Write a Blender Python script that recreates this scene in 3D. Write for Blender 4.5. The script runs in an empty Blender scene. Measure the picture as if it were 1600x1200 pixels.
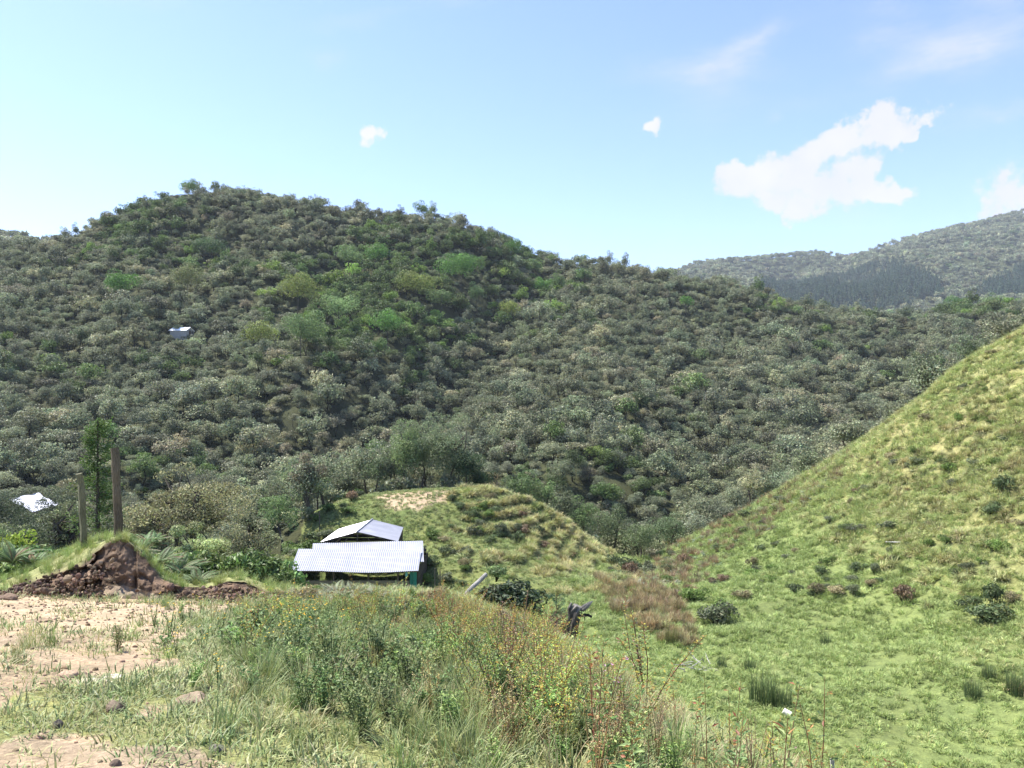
SKY_TONE = (.83, .85, 1, 1); CLOUD_A = (0.86, 0.86, 0.93, 1); CLOUD_B = (1, 0.97, 1.0, 1); CLOUD_S = 3.1; EXPOSURE = 1.3; HAZE = 0.00011
import bpy, math, random
import numpy as np
from mathutils import Vector

# ------------------------------------------------------------------ basics
C = bpy.context.scene.collection
SC = bpy.context.scene
F = 1200.0
PI = math.pi

def P(u, v, d):                     # a sight line at depth d, in metres
    return ((u - 800) / F * d, d, (600 - v) / F * d)

def hash2(ix, iy, seed):
    n = (ix.astype(np.int64) * 374761393 + iy.astype(np.int64) * 668265263 + seed * 1442695041) & 0xffffffff
    n = ((n ^ (n >> 13)) * 1274126177) & 0xffffffff
    n = (n ^ (n >> 16)) & 0xffffff
    return n / float(0xffffff)

def vnoise(x, y, seed=0):
    x = np.asarray(x, float); y = np.asarray(y, float)
    ix = np.floor(x); iy = np.floor(y)
    fx = x - ix; fy = y - iy
    fx = fx * fx * (3 - 2 * fx); fy = fy * fy * (3 - 2 * fy)
    a = hash2(ix, iy, seed); b = hash2(ix + 1, iy, seed)
    c = hash2(ix, iy + 1, seed); d = hash2(ix + 1, iy + 1, seed)
    return (a * (1 - fx) + b * fx) * (1 - fy) + (c * (1 - fx) + d * fx) * fy

def fbm(x, y, seed=0, octv=4):
    s = 0; a = 0.5; t = 0
    for k in range(octv):
        s = s + a * vnoise(x * 2 ** k + 17.3 * k, y * 2 ** k - 9.1 * k, seed + k)
        t += a; a *= 0.5
    return s / t - 0.5               # about -0.35 .. 0.35

def sstep(a, b, x):
    t = np.clip((np.asarray(x, float) - a) / (b - a), 0, 1)
    return t * t * (3 - 2 * t)

# ------------------------------------------------------------------ terrain
W = [(-8,-4,-1.2),(0,-4,-1.4),(5,-4,-2.4),(12,-4,-5.5),(-20,-4,-1.0),(-20,6,-1.8),(-30,14,-3.4),(25,-4,-7),
     (-8,0,-1.35),(-3,0,-1.5),(0,0,-1.6),(2,0,-1.9),(5,0,-3.2),(12,0,-6.5),
     (-6,4,-1.8),(-2.5,4,-1.88),(0,4,-1.98),(2,4,-2.35),(4.5,4,-3.9),(9,4,-6.4),
     (-9,8,-2.5),(-4,8,-2.65),(-1,8,-2.8),(1,8,-3.15),(3.2,8,-4.5),(7,8,-7.0),(13,10,-9.2),
     (-14,13,-3.5),(-9,13,-3.6),(-5,13,-3.7),(-2,13,-3.9),(0,13,-4.15),(1.5,13.5,-4.9),(4,14,-7.3),(9,16,-9.7),
     (-4,18,-4.95),(-2,18,-5.0),(0,17,-5.3),(-8,18,-4.9),(-14,18,-4.6),(-20,20,-5),
     (-6,25,-7.9),(-2,25,-8.2),(2,24,-8.8),(-5,34,-11.9),(0,35,-11.9),(5,33,-11.5),(-12,30,-7.4),(-17,30,-8),(-23,32,-9),
     (-9,38,-12.4),(-16,40,-10.8),(-14,46,-12.6),(-9,46,-13.1),(-4.5,46,-13.0),(-10,53,-12.2),(-7.5,57,-11.2),(-12,57,-11.6),
     (-15.5,52,-11.6),(45,50,9),(45,35,4.5),(32,22,-5),(40,20,0),(60,60,15),(45,5,-3)]
for q in [(950,1000,34.8),(950,1060,27),(950,930,43),(1600,1200,21),(1400,1100,26),(1200,1050,29),(1100,1150,22),(1050,1200,18),
          (1400,1000,33),(1200,960,39),(1600,960,31),(1500,1050,27),
          (1600,517,55),(1600,640,46),(1600,800,38),(1500,580,58),(1400,655,62),(1300,720,65),(1200,775,68),(1100,830,70),(1030,870,70),(970,892,64),
          (1400,800,46),(1300,850,47),(1200,880,50),(1100,900,52),(1500,720,47),
          (640,767,66),(570,775,66),(740,764,66),(830,784,66),(900,832,66),(970,886,64),(650,805,59),(740,830,57),(830,860,54),(900,890,54),
          (700,880,50),(830,915,45),(500,800,61),(430,885,48),
          (0,700,135),(0,600,170),(0,500,215),(0,392,290),(110,392,300),(-300,520,220),(-300,400,310),
          (200,345,300),(300,306,303),(400,314,303),(500,332,303),(600,349,303),(660,346,303),(720,358,303),(780,384,300),
          (300,700,130),(300,600,165),(300,500,205),(300,400,255),(600,720,125),(600,620,165),(600,520,210),(600,430,260),
          (860,740,120),(860,640,165),(860,540,215),(860,466,262),(865,417,290),(960,427,300),(1040,443,305),
          (1100,760,118),(1100,660,165),(1100,560,225),(1100,490,280),(1150,450,310),(1200,476,312),(1300,501,315),(1400,509,315),(1500,494,320),
          (1350,740,130),(1350,640,185),(1350,560,250),(1600,620,190),(1600,560,240),(1600,492,320),(2000,600,180),(2000,480,320)]:
    W.append(P(*q))
for u, d, z in [(1600,75,-1),(1600,100,-10),(1400,80,-9),(1300,85,-14),(1200,85,-17),(1100,86,-19.5),(1000,80,-20),(2000,80,6),(2000,110,-6),
                (650,80,-13.5),(570,82,-15),(740,78,-13.5),(830,78,-15.5),(900,77,-18.5),(300,50,-13.5),(380,56,-14.5),(0,60,-15),(200,60,-16),(400,78,-17),
                (0,100,-24),(400,105,-25),(800,105,-26),(1100,105,-26),(1400,115,-22),(1600,125,-18),(2000,130,-15),(-400,60,-14),(-400,120,-20),
                (-300,400,35),(100,400,28),(300,400,45),(500,400,40),(700,400,35),(900,400,18),(1100,400,8),(1400,420,-12),(1700,420,-8),
                (0,500,-20),(800,500,-30),(1600,520,-60),(2000,400,20)]:
    W.append(((u - 800) / F * d, d, z))
W = np.array(W, float)
CC = 1.5
def _phi(dx, dy): return -np.sqrt(dx * dx + dy * dy + CC * CC)
_n = len(W)
_A = np.zeros((_n + 3, _n + 3))
_A[:_n, :_n] = _phi(W[:, None, 0] - W[None, :, 0], W[:, None, 1] - W[None, :, 1]) - 0.05 * np.eye(_n)
_A[:_n, _n] = 1; _A[:_n, _n + 1] = W[:, 0]; _A[:_n, _n + 2] = W[:, 1]
_A[_n:, :_n] = _A[:_n, _n:].T
_w = np.linalg.solve(_A, np.concatenate([W[:, 2], [0, 0, 0]]))

def seg_dist(x, y, pts):
    best = np.full(np.shape(x), 1e9)
    for (x0, y0), (x1, y1) in zip(pts[:-1], pts[1:]):
        dx, dy = x1 - x0, y1 - y0
        t = np.clip(((x - x0) * dx + (y - y0) * dy) / (dx * dx + dy * dy), 0, 1)
        best = np.minimum(best, np.hypot(x - x0 - t * dx, y - y0 - t * dy))
    return best

def ud(*pts): return [((u - 800) / F * d, d) for u, d in pts]
GULLIES = [(ud((866,292),(765,245),(738,205),(650,172),(590,140)), 11, 17),
           (ud((300,270),(345,225),(310,180),(380,140)), 7, 15),
           (ud((1130,260),(1060,205),(1100,165),(1080,130)), 5, 14),
           (ud((560,290),(520,240),(480,200)), 5, 13),
           (ud((90,260),(130,210),(90,165)), 5, 14),
           (ud((1420,280),(1330,220),(1300,170)), 4, 14)]

def H(x, y):
    x = np.asarray(x, float); y = np.asarray(y, float)
    shp = x.shape; x = x.ravel(); y = y.ravel()
    z = np.empty(len(x))
    for s in range(0, len(x), 40000):
        xs, ys = x[s:s + 40000], y[s:s + 40000]
        z[s:s + 40000] = _phi(xs[:, None] - W[None, :, 0], ys[:, None] - W[None, :, 1]) @ _w[:_n] + _w[_n] + _w[_n + 1] * xs + _w[_n + 2] * ys
    for pts, dep, wid in GULLIES:
        z = z - dep * np.exp(-(seg_dist(x, y, pts) / wid) ** 2)
    r = np.hypot(x, y)
    z = z + sstep(85, 130, r) * (9 * fbm(x / 45, y / 45, 5, 4) + 3.2 * fbm(x / 11, y / 11, 15, 2)) * (1 - 0.75 * sstep(255, 290, r))
    m = sstep(18, 27, y) * (1 - sstep(72, 95, r)) * sstep(-6, 4, x)
    z = z + m * (0.75 * fbm(x / 3.2, y / 2.2, 9, 3) + 0.6 * fbm(x / 9, y / 9, 19, 2))
    z = z + (1 - sstep(15, 24, r)) * (0.10 * fbm(x / 0.9, y / 0.9, 3, 4))
    return z.reshape(shp)

def H1(x, y): return float(H(np.array([x]), np.array([y]))[0])

_DS = np.concatenate([np.arange(2.2, 30, 0.06), np.arange(30, 110, 0.25), np.arange(110, 460, 0.8)])
def hit(u, v, dmin=0):
    """where the sight line through (u, v) meets the ground"""
    ds = _DS[_DS > dmin]
    x = (u - 800) / F * ds; z = (600 - v) / F * ds
    b = H(x, ds) > z
    k = int(np.argmax(b)) if b.any() else len(ds) - 1
    d = ds[k]
    return ((u - 800) / F * d, d, H1((u - 800) / F * d, d))

def inpoly(u, v, poly):
    ins = np.zeros(np.shape(u), bool)
    n = len(poly)
    for i in range(n):
        x0, y0 = poly[i]; x1, y1 = poly[(i + 1) % n]
        if y0 == y1: continue
        c = ((y0 > v) != (y1 > v)) & (u < (x1 - x0) * (v - y0) / (y1 - y0) + x0)
        ins ^= c
    return ins

# plan-view outlines of bare soil
def plan(poly, zf=None):
    out = []
    for u, v in poly:
        p = hit(u, v); out.append((p[0], p[1]))
    return out
DIRT = [plan([(-200,930),(225,932),(310,985),(255,1045),(130,1070),(60,1085),(-200,1100)]),
        plan([(-200,1165),(90,1140),(250,1150),(390,1165),(470,1250),(-200,1260)]),
        plan([(-200,1110),(30,1105),(60,1120),(30,1140),(-200,1145)]),
        plan([(275,1095),(320,1090),(330,1125),(290,1125)]),
        plan([(230,930),(395,940),(330,965),(260,960)])]
KDIRT = [plan([(580,776),(650,768),(706,766),(700,782),(660,800),(610,796)])]
def dirtmask(x, y):
    wx = x + 0.9 * fbm(x / 1.1, y / 1.1, 31, 4); wy = y + 1.6 * fbm(x / 1.1, y / 1.1, 41, 4)
    m = np.zeros(np.shape(x))
    for p in DIRT: m = np.maximum(m, inpoly(wx, wy, p) * 1.0)
    for p in KDIRT: m = np.maximum(m, inpoly(wx, wy, p) * 0.9)
    return m

_DBU = [-600,-200,0,200,330,420,445,480,520,570,700,800,880,970,1000,1100,1300,1600,2200]
_DBD = [26,24,23,22,23,27,50,60,67,70,69,69.5,70,68,73,76,73,65,70]
def forest_start(u): return np.interp(u, _DBU, _DBD)

# ------------------------------------------------------------------ mesh helpers
def link(o, parent=None):
    C.objects.link(o)
    if parent is not None: o.parent = parent
    return o

def tag(o, label=None, cat=None, group=None, kind=None, tint=(1, 1, 1)):
    if label: o['label'] = label
    if cat: o['category'] = cat
    if group: o['group'] = group
    if kind: o['kind'] = kind
    o['tint'] = [float(t) for t in tint]
    return o

class MB:
    """collects vertices, faces and one colour per vertex"""
    def __init__(s): s.V = []; s.Fq = []; s.Ft = []; s.Cc = []; s.n = 0
    def add(s, V, quads=None, tris=None, col=(1, 1, 1)):
        V = np.asarray(V, float).reshape(-1, 3)
        c = np.asarray(col, float)
        if c.ndim == 1: c = np.repeat(c[None, :], len(V), 0)
        s.V.append(V); s.Cc.append(c)
        if quads is not None and len(quads): s.Fq.append(np.asarray(quads, int) + s.n)
        if tris is not None and len(tris): s.Ft.append(np.asarray(tris, int) + s.n)
        s.n += len(V)
    def mesh(s, name, mat, smooth=False):
        me = bpy.data.meshes.new(name)
        V = np.concatenate(s.V); Cc = np.concatenate(s.Cc)
        q = np.concatenate(s.Fq) if s.Fq else np.zeros((0, 4), int)
        t = np.concatenate(s.Ft) if s.Ft else np.zeros((0, 3), int)
        me.vertices.add(len(V)); me.vertices.foreach_set('co', V.astype(np.float32).ravel())
        lp = np.concatenate([q.ravel(), t.ravel()])
        me.loops.add(len(lp)); me.loops.foreach_set('vertex_index', lp.astype(np.int32))
        st = np.concatenate([np.arange(len(q)) * 4, len(q) * 4 + np.arange(len(t)) * 3])
        me.polygons.add(len(st)); me.polygons.foreach_set('loop_start', st.astype(np.int32))
        a = me.attributes.new('Col', 'FLOAT_COLOR', 'POINT')
        a.data.foreach_set('color', np.concatenate([Cc, np.ones((len(Cc), 1))], 1).astype(np.float32).ravel())
        me.update(calc_edges=True)
        me.polygons.foreach_set('use_smooth', [bool(smooth)] * len(st))
        me.materials.append(mat)
        return me
    def build(s, name, mat, parent=None, smooth=False):
        return link(bpy.data.objects.new(name, s.mesh(name, mat, smooth)), parent)
    # --- primitives
    def tube(s, pts, rad, sides=6, col=(1, 1, 1), cap=True, wob=0, rng=None):
        pts = np.asarray(pts, float); n = len(pts)
        rad = np.full(n, rad) if np.isscalar(rad) else np.asarray(rad, float)
        t = np.gradient(pts, axis=0); t /= np.linalg.norm(t, axis=1)[:, None] + 1e-9
        up = np.where(np.abs(t[:, 2:3]) > 0.9, np.array([[1., 0, 0]]), np.array([[0, 0, 1.]]))
        a = np.cross(t, up); a /= np.linalg.norm(a, axis=1)[:, None] + 1e-9
        b = np.cross(t, a)
        an = np.arange(sides) / sides * 2 * PI
        ring = np.cos(an)[None, :, None] * a[:, None, :] + np.sin(an)[None, :, None] * b[:, None, :]
        rr = rad[:, None, None] * np.ones((n, sides, 1))
        if wob and rng is not None: rr = rr * (1 + wob * rng.uniform(-1, 1, (n, sides, 1)))
        V = pts[:, None, :] + ring * rr
        i = np.arange(n - 1)[:, None]; j = np.arange(sides)[None, :]; j2 = (j + 1) % sides
        q = np.stack([i * sides + j, i * sides + j2, (i + 1) * sides + j2, (i + 1) * sides + j], -1).reshape(-1, 4)
        V = V.reshape(-1, 3); tr = []
        if cap:
            V = np.concatenate([V, pts[:1], pts[-1:]])
            k = n * sides
            tr = [(k, (a_ + 1) % sides, a_) for a_ in range(sides)] + [(k + 1, (n - 1) * sides + a_, (n - 1) * sides + (a_ + 1) % sides) for a_ in range(sides)]
        c = np.asarray(col, float)
        if c.ndim == 2:
            c = np.repeat(c, sides, 0)
            if cap: c = np.concatenate([c, np.asarray(col)[:1], np.asarray(col)[-1:]])
        s.add(V, q, tr, c)
    def box(s, c, h, col=(1, 1, 1), R=None):
        V = np.array([(x, y, z) for x in (-1, 1) for y in (-1, 1) for z in (-1, 1)], float) * np.asarray(h)
        if R is not None: V = V @ np.asarray(R).T
        s.add(V + np.asarray(c), [(0,1,3,2),(4,6,7,5),(0,4,5,1),(2,3,7,6),(0,2,6,4),(1,5,7,3)], None, col)
    def leaves(s, c, axis, nrm, L, Wd, col):
        """pointed four-cornered leaves, slightly folded"""
        c = np.asarray(c, float); n = len(c)
        axis = axis / (np.linalg.norm(axis, axis=1)[:, None] + 1e-9)
        side = np.cross(axis, nrm); side /= np.linalg.norm(side, axis=1)[:, None] + 1e-9
        nn = np.cross(side, axis)
        L = np.broadcast_to(np.asarray(L, float), (n,))[:, None]; Wd = np.broadcast_to(np.asarray(Wd, float), (n,))[:, None]
        p0 = c; p2 = c + axis * L - nn * L * 0.12
        p1 = c + axis * L * 0.45 + side * Wd * 0.5 + nn * Wd * 0.12
        p3 = c + axis * L * 0.45 - side * Wd * 0.5 + nn * Wd * 0.12
        V = np.stack([p0, p1, p2, p3], 1).reshape(-1, 3)
        q = np.arange(n * 4).reshape(-1, 4)
        col = np.asarray(col, float)
        if col.ndim == 1: col = np.repeat(col[None], n, 0)
        s.add(V, q, None, np.repeat(col, 4, 0))
    def blades(s, base, az, Ln, lean, wd, col, tipcol=None):
        """grass blades: three levels, bending outwards"""
        base = np.asarray(base, float); n = len(base)
        dx = np.cos(az); dy = np.sin(az)
        out = np.stack([dx, dy, np.zeros(n)], 1); sd = np.stack([-dy, dx, np.zeros(n)], 1)
        Ln = np.broadcast_to(Ln, (n,)); lean = np.broadcast_to(lean, (n,)); wd = np.broadcast_to(wd, (n,))
        def pt(t):
            th = lean * (0.35 + t)
            return base + out * (Ln * t * np.sin(th))[:, None] + np.array([0, 0, 1.]) * (Ln * t * np.cos(th))[:, None]
        rows = []
        for t, w in ((0, 1.0), (0.4, 0.9), (0.75, 0.6), (1.0, 0.12)):
            p = pt(t); rows += [p - sd * (wd * w / 2)[:, None], p + sd * (wd * w / 2)[:, None]]
        V = np.stack(rows, 1).reshape(-1, 3)
        b = (np.arange(n) * 8)[:, None]
        q = np.concatenate([b + np.array([0, 1, 3, 2]), b + np.array([2, 3, 5, 4]), b + np.array([4, 5, 7, 6])], 0)
        col = np.asarray(col, float)
        if col.ndim == 1: col = np.repeat(col[None], n, 0)
        tc = col if tipcol is None else np.broadcast_to(np.asarray(tipcol, float), col.shape)
        cc = np.stack([col, col, col * .7 + tc * .3, col * .7 + tc * .3, col * .3 + tc * .7, col * .3 + tc * .7, tc, tc], 1).reshape(-1, 3)
        s.add(V, q, None, cc)

# ------------------------------------------------------------------ materials
def newmat(name):
    m = bpy.data.materials.new(name); m.use_nodes = True
    nt = m.node_tree; nt.nodes.clear()
    return m, nt, nt.nodes, nt.links

def N(nodes, t, **kw):
    n = nodes.new(t)
    for k, v in kw.items(): setattr(n, k, v)
    return n

def ramp(nodes, links, fac, stops):
    r = nodes.new('ShaderNodeValToRGB'); e = r.color_ramp.elements
    while len(e) > 1: e.remove(e[-1])
    e[0].position = stops[0][0]; e[0].color = (*stops[0][1], 1)
    for p, c in stops[1:]:
        x = e.new(p); x.color = (*c, 1)
    links.new(fac, r.inputs[0]); return r.outputs[0]

def mat_foliage(name='foliage', trans=0.28, rough=0.55, spec=0.3):
    m, nt, nd, lk = newmat(name)
    a = N(nd, 'ShaderNodeAttribute', attribute_name='Col')
    t = N(nd, 'ShaderNodeAttribute', attribute_name='tint', attribute_type='INSTANCER')
    mul = N(nd, 'ShaderNodeMix', data_type='RGBA', blend_type='MULTIPLY'); mul.inputs[0].default_value = 1
    lk.new(a.outputs['Color'], mul.inputs[6]); lk.new(t.outputs['Color'], mul.inputs[7])
    p = N(nd, 'ShaderNodeBsdfPrincipled'); p.inputs['Roughness'].default_value = rough
    p.inputs['Specular IOR Level'].default_value = spec
    lk.new(mul.outputs[2], p.inputs['Base Color'])
    tr = N(nd, 'ShaderNodeBsdfTranslucent'); lk.new(mul.outputs[2], tr.inputs['Color'])
    mx = N(nd, 'ShaderNodeMixShader'); mx.inputs[0].default_value = trans
    lk.new(p.outputs[0], mx.inputs[1]); lk.new(tr.outputs[0], mx.inputs[2])
    o = N(nd, 'ShaderNodeOutputMaterial'); lk.new(mx.outputs[0], o.inputs[0])
    return m
FOL = mat_foliage()

def mat_col(name, rough=0.85, noise=None, bump=0.0, bscale=8.0, spec=0.2, metal=0.0, stretch=None, var=0.35):
    """vertex colour times object-space noise, with bump"""
    m, nt, nd, lk = newmat(name)
    a = N(nd, 'ShaderNodeAttribute', attribute_name='Col')
    tc = N(nd, 'ShaderNodeTexCoord')
    mp = N(nd, 'ShaderNodeMapping'); lk.new(tc.outputs['Object'], mp.inputs[0])
    if stretch: mp.inputs['Scale'].default_value = stretch
    nz = N(nd, 'ShaderNodeTexNoise'); nz.inputs['Scale'].default_value = bscale; nz.inputs['Detail'].default_value = 8; nz.inputs['Roughness'].default_value = 0.65
    lk.new(mp.outputs[0], nz.inputs['Vector'])
    r = ramp(nd, lk, nz.outputs[0], [(0.3, (1 - var,) * 3), (0.7, (1 + var,) * 3)])
    mul = N(nd, 'ShaderNodeMix', data_type='RGBA', blend_type='MULTIPLY'); mul.inputs[0].default_value = 1
    lk.new(a.outputs['Color'], mul.inputs[6]); lk.new(r, mul.inputs[7])
    p = N(nd, 'ShaderNodeBsdfPrincipled'); p.inputs['Roughness'].default_value = rough
    p.inputs['Specular IOR Level'].default_value = spec; p.inputs['Metallic'].default_value = metal
    lk.new(mul.outputs[2], p.inputs['Base Color'])
    if bump:
        b = N(nd, 'ShaderNodeBump'); b.inputs['Strength'].default_value = bump; b.inputs['Distance'].default_value = 0.05
        lk.new(nz.outputs[0], b.inputs['Height']); lk.new(b.outputs[0], p.inputs['Normal'])
    o = N(nd, 'ShaderNodeOutputMaterial'); lk.new(p.outputs[0], o.inputs[0])
    return m
BARK = mat_col('bark', 0.9, bump=0.8, bscale=14, stretch=(3, 3, 0.6))
WOOD = mat_col('weathered_wood', 0.85, bump=0.9, bscale=10, stretch=(6, 6, 0.7), var=0.45)
SOIL = mat_col('soil', 0.95, bump=1.0, bscale=6, var=0.45)
ROCK = mat_col('rock', 0.85, bump=0.8, bscale=9, var=0.3)
PAINT = mat_col('paint', 0.6, bump=0.2, bscale=3, var=0.15)
PLASTIC = mat_col('plastic', 0.45, bscale=5, var=0.08, spec=0.4)

def mat_ground():
    m, nt, nd, lk = newmat('ground_cover')
    a = N(nd, 'ShaderNodeAttribute', attribute_name='Col')
    tc = N(nd, 'ShaderNodeTexCoord')
    def nz(sc, det=8, rg=0.65):
        n = N(nd, 'ShaderNodeTexNoise'); n.inputs['Scale'].default_value = sc; n.inputs['Detail'].default_value = det; n.inputs['Roughness'].default_value = rg
        lk.new(tc.outputs['Object'], n.inputs['Vector']); return n.outputs[0]
    n1 = nz(3.0); n2 = nz(22.0, 6); n3 = nz(0.35, 4)
    r1 = ramp(nd, lk, n1, [(0.3, (0.62, 0.64, 0.6)), (0.52, (1, 1, 1)), (0.72, (1.35, 1.28, 1.15))])
    r2 = ramp(nd, lk, n2, [(0.3, (0.6, 0.6, 0.6)), (0.5, (1, 1, 1)), (0.7, (1.3, 1.3, 1.3))])
    r3 = ramp(nd, lk, n3, [(0.3, (0.88, 0.9, 0.9)), (0.7, (1.12, 1.08, 1.0))])
    cur = a.outputs['Color']
    for r in (r1, r2, r3):
        mul = N(nd, 'ShaderNodeMix', data_type='RGBA', blend_type='MULTIPLY'); mul.inputs[0].default_value = 1
        lk.new(cur, mul.inputs[6]); lk.new(r, mul.inputs[7]); cur = mul.outputs[2]
    p = N(nd, 'ShaderNodeBsdfPrincipled'); p.inputs['Roughness'].default_value = 0.95; p.inputs['Specular IOR Level'].default_value = 0.1
    lk.new(cur, p.inputs['Base Color'])
    ad = N(nd, 'ShaderNodeMath', operation='ADD'); lk.new(n1, ad.inputs[0])
    m2 = N(nd, 'ShaderNodeMath', operation='MULTIPLY'); m2.inputs[1].default_value = 0.35; lk.new(n2, m2.inputs[0]); lk.new(m2.outputs[0], ad.inputs[1])
    b = N(nd, 'ShaderNodeBump'); b.inputs['Strength'].default_value = 0.9; b.inputs['Distance'].default_value = 0.09
    lk.new(ad.outputs[0], b.inputs['Height']); lk.new(b.outputs[0], p.inputs['Normal'])
    o = N(nd, 'ShaderNodeOutputMaterial'); lk.new(p.outputs[0], o.inputs[0])
    return m
GROUND = mat_ground()

# colours (linear albedo)
STRAW = np.array([0.33, 0.30, 0.14]); GREEN = np.array([0.12, 0.155, 0.055]); LUSH = np.array([0.15, 0.19, 0.07])
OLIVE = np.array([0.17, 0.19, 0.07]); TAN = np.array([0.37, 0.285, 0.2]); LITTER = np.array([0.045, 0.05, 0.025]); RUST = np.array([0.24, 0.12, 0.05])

def cover(x, y):
    """ground colour from plan position"""
    u = 800 + F * x / np.maximum(y, 0.5)
    r = np.hypot(x, y)
    n = fbm(x / 3.0, y / 3.0, 77, 4) * 2.2 + 0.5
    n2 = fbm(x / 9, y / 9, 78, 3) * 2.4 + 0.5
    z = H(x, y)
    col = OLIVE[None] * (1 - n[:, None]) + GREEN[None] * n[:, None]
    # near pasture: dry short grass
    near = 1 - sstep(16, 24, r)
    nc = (OLIVE * 0.75 + STRAW * 0.42)[None] * (1 - n[:, None]) + (GREEN * 1.0)[None] * n[:, None]
    col = col * (1 - near[:, None]) + nc * near[:, None]
    # right hillside turns to straw higher up
    hill = sstep(-11, -4, z) * (x > 8) * (r > 20) * (r < 95)
    hc = (STRAW * 0.85)[None] * np.clip(0.35 + n2 * .8, 0, 1)[:, None] + LUSH[None] * (1 - np.clip(0.35 + n2 * .8, 0, 1))[:, None]
    col = col * (1 - hill[:, None]) + hc * hill[:, None]
    mead = (1 - sstep(-11.5, -8.5, z)) * (x > 3) * (r < 60) * sstep(18, 22, y)
    mc = LUSH[None] * (0.9 + 0.35 * n[:, None])
    col = col * (1 - 0.85 * mead[:, None]) + mc * 0.85 * mead[:, None]
    dm = dirtmask(x, y)
    col = np.where(dm[:, None] > 0.5, TAN[None] * (0.85 + 0.3 * n[:, None]), col)
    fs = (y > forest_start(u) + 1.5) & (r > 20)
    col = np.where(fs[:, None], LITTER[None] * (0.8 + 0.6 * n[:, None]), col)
    return np.clip(col, 0.01, 0.8)

def grid_mesh(name, X, Y, Z, mat, col, kind='structure'):
    nr, nc = X.shape
    mb = MB()
    i = np.arange(nr - 1)[:, None]; j = np.arange(nc - 1)[None, :]
    q = np.stack([i * nc + j, i * nc + j + 1, (i + 1) * nc + j + 1, (i + 1) * nc + j], -1).reshape(-1, 4)
    mb.add(np.stack([X, Y, Z], -1).reshape(-1, 3), q, None, col)
    o = mb.build(name, mat, smooth=True)
    o['kind'] = kind
    return o

# ---- ground sheet
ang = np.radians(np.linspace(-72, 72, 900))
rad = 1.2 * (620 / 1.2) ** (np.linspace(0, 1, 620) ** 0.94)
A_, R_ = np.meshgrid(ang, rad)
GX = R_ * np.sin(A_); GY = -3.2 + R_ * np.cos(A_)
GZ = H(GX, GY)
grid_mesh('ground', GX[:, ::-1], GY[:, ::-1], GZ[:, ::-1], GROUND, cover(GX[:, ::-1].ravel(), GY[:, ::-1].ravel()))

# ------------------------------------------------------------------ scatter (instances inside one 'stuff' object)
def scatter(name, templates, pos, rotz, scl, idx, tint, label=None, cat=None, tilt=0.12, seed=1):
    rng = np.random.default_rng(seed)
    n = len(pos)
    if n == 0: return None
    me = bpy.data.meshes.new(name); me.vertices.add(n)
    me.vertices.foreach_set('co', np.asarray(pos, np.float32).ravel())
    def attr(nm, ty, fld, arr):
        a = me.attributes.new(nm, ty, 'POINT'); a.data.foreach_set(fld, np.ascontiguousarray(arr).ravel())
    eul = np.stack([rng.normal(0, tilt, n), rng.normal(0, tilt, n), rotz], 1).astype(np.float32)
    attr('rot', 'FLOAT_VECTOR', 'vector', eul)
    scl = np.asarray(scl, np.float32)
    if scl.ndim == 1: scl = np.repeat(scl[:, None], 3, 1)
    attr('scl', 'FLOAT_VECTOR', 'vector', scl.astype(np.float32))
    attr('idx', 'INT', 'value', np.asarray(idx, np.int32))
    attr('tint', 'FLOAT_COLOR', 'color', np.concatenate([tint, np.ones((n, 1))], 1).astype(np.float32))
    col = bpy.data.collections.new(name + '_kit')
    for k, m in enumerate(templates):
        o = bpy.data.objects.new('%s_kit_%02d' % (name, k), m); col.objects.link(o)
    ng = bpy.data.node_groups.new(name + '_nodes', 'GeometryNodeTree')
    ng.interface.new_socket('Geometry', in_out='INPUT', socket_type='NodeSocketGeometry')
    ng.interface.new_socket('Geometry', in_out='OUTPUT', socket_type='NodeSocketGeometry')
    nd, lk = ng.nodes, ng.links
    gi = nd.new('NodeGroupInput'); go = nd.new('NodeGroupOutput')
    ci = nd.new('GeometryNodeCollectionInfo'); ci.inputs[0].default_value = col
    ci.inputs[1].default_value = True; ci.inputs[2].default_value = True
    ip = nd.new('GeometryNodeInstanceOnPoints'); ip.inputs['Pick Instance'].default_value = True
    def na(nm, ty):
        a = nd.new('GeometryNodeInputNamedAttribute'); a.data_type = ty; a.inputs[0].default_value = nm; return a.outputs[0]
    er = nd.new('FunctionNodeEulerToRotation')
    lk.new(na('rot', 'FLOAT_VECTOR'), er.inputs[0]); lk.new(er.outputs[0], ip.inputs['Rotation'])
    lk.new(na('scl', 'FLOAT_VECTOR'), ip.inputs['Scale']); lk.new(na('idx', 'INT'), ip.inputs['Instance Index'])
    mp = nd.new('GeometryNodeMeshToPoints'); lk.new(gi.outputs[0], mp.inputs[0]); lk.new(mp.outputs[0], ip.inputs['Points'])
    lk.new(ci.outputs[0], ip.inputs['Instance']); lk.new(ip.outputs[0], go.inputs[0])
    o = link(bpy.data.objects.new(name, me))
    mod = o.modifiers.new('scatter', 'NODES'); mod.node_group = ng
    o['kind'] = 'stuff'
    if label: o['label'] = label
    if cat: o['category'] = cat
    return o

def vary(rng, n, base, amt=0.15, hue=0.06):
    b = rng.normal(1, amt, (n, 1)); h = rng.normal(0, hue, (n, 3))
    return np.clip(np.asarray(base) * b * (1 + h), 0.02, 4)

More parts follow.
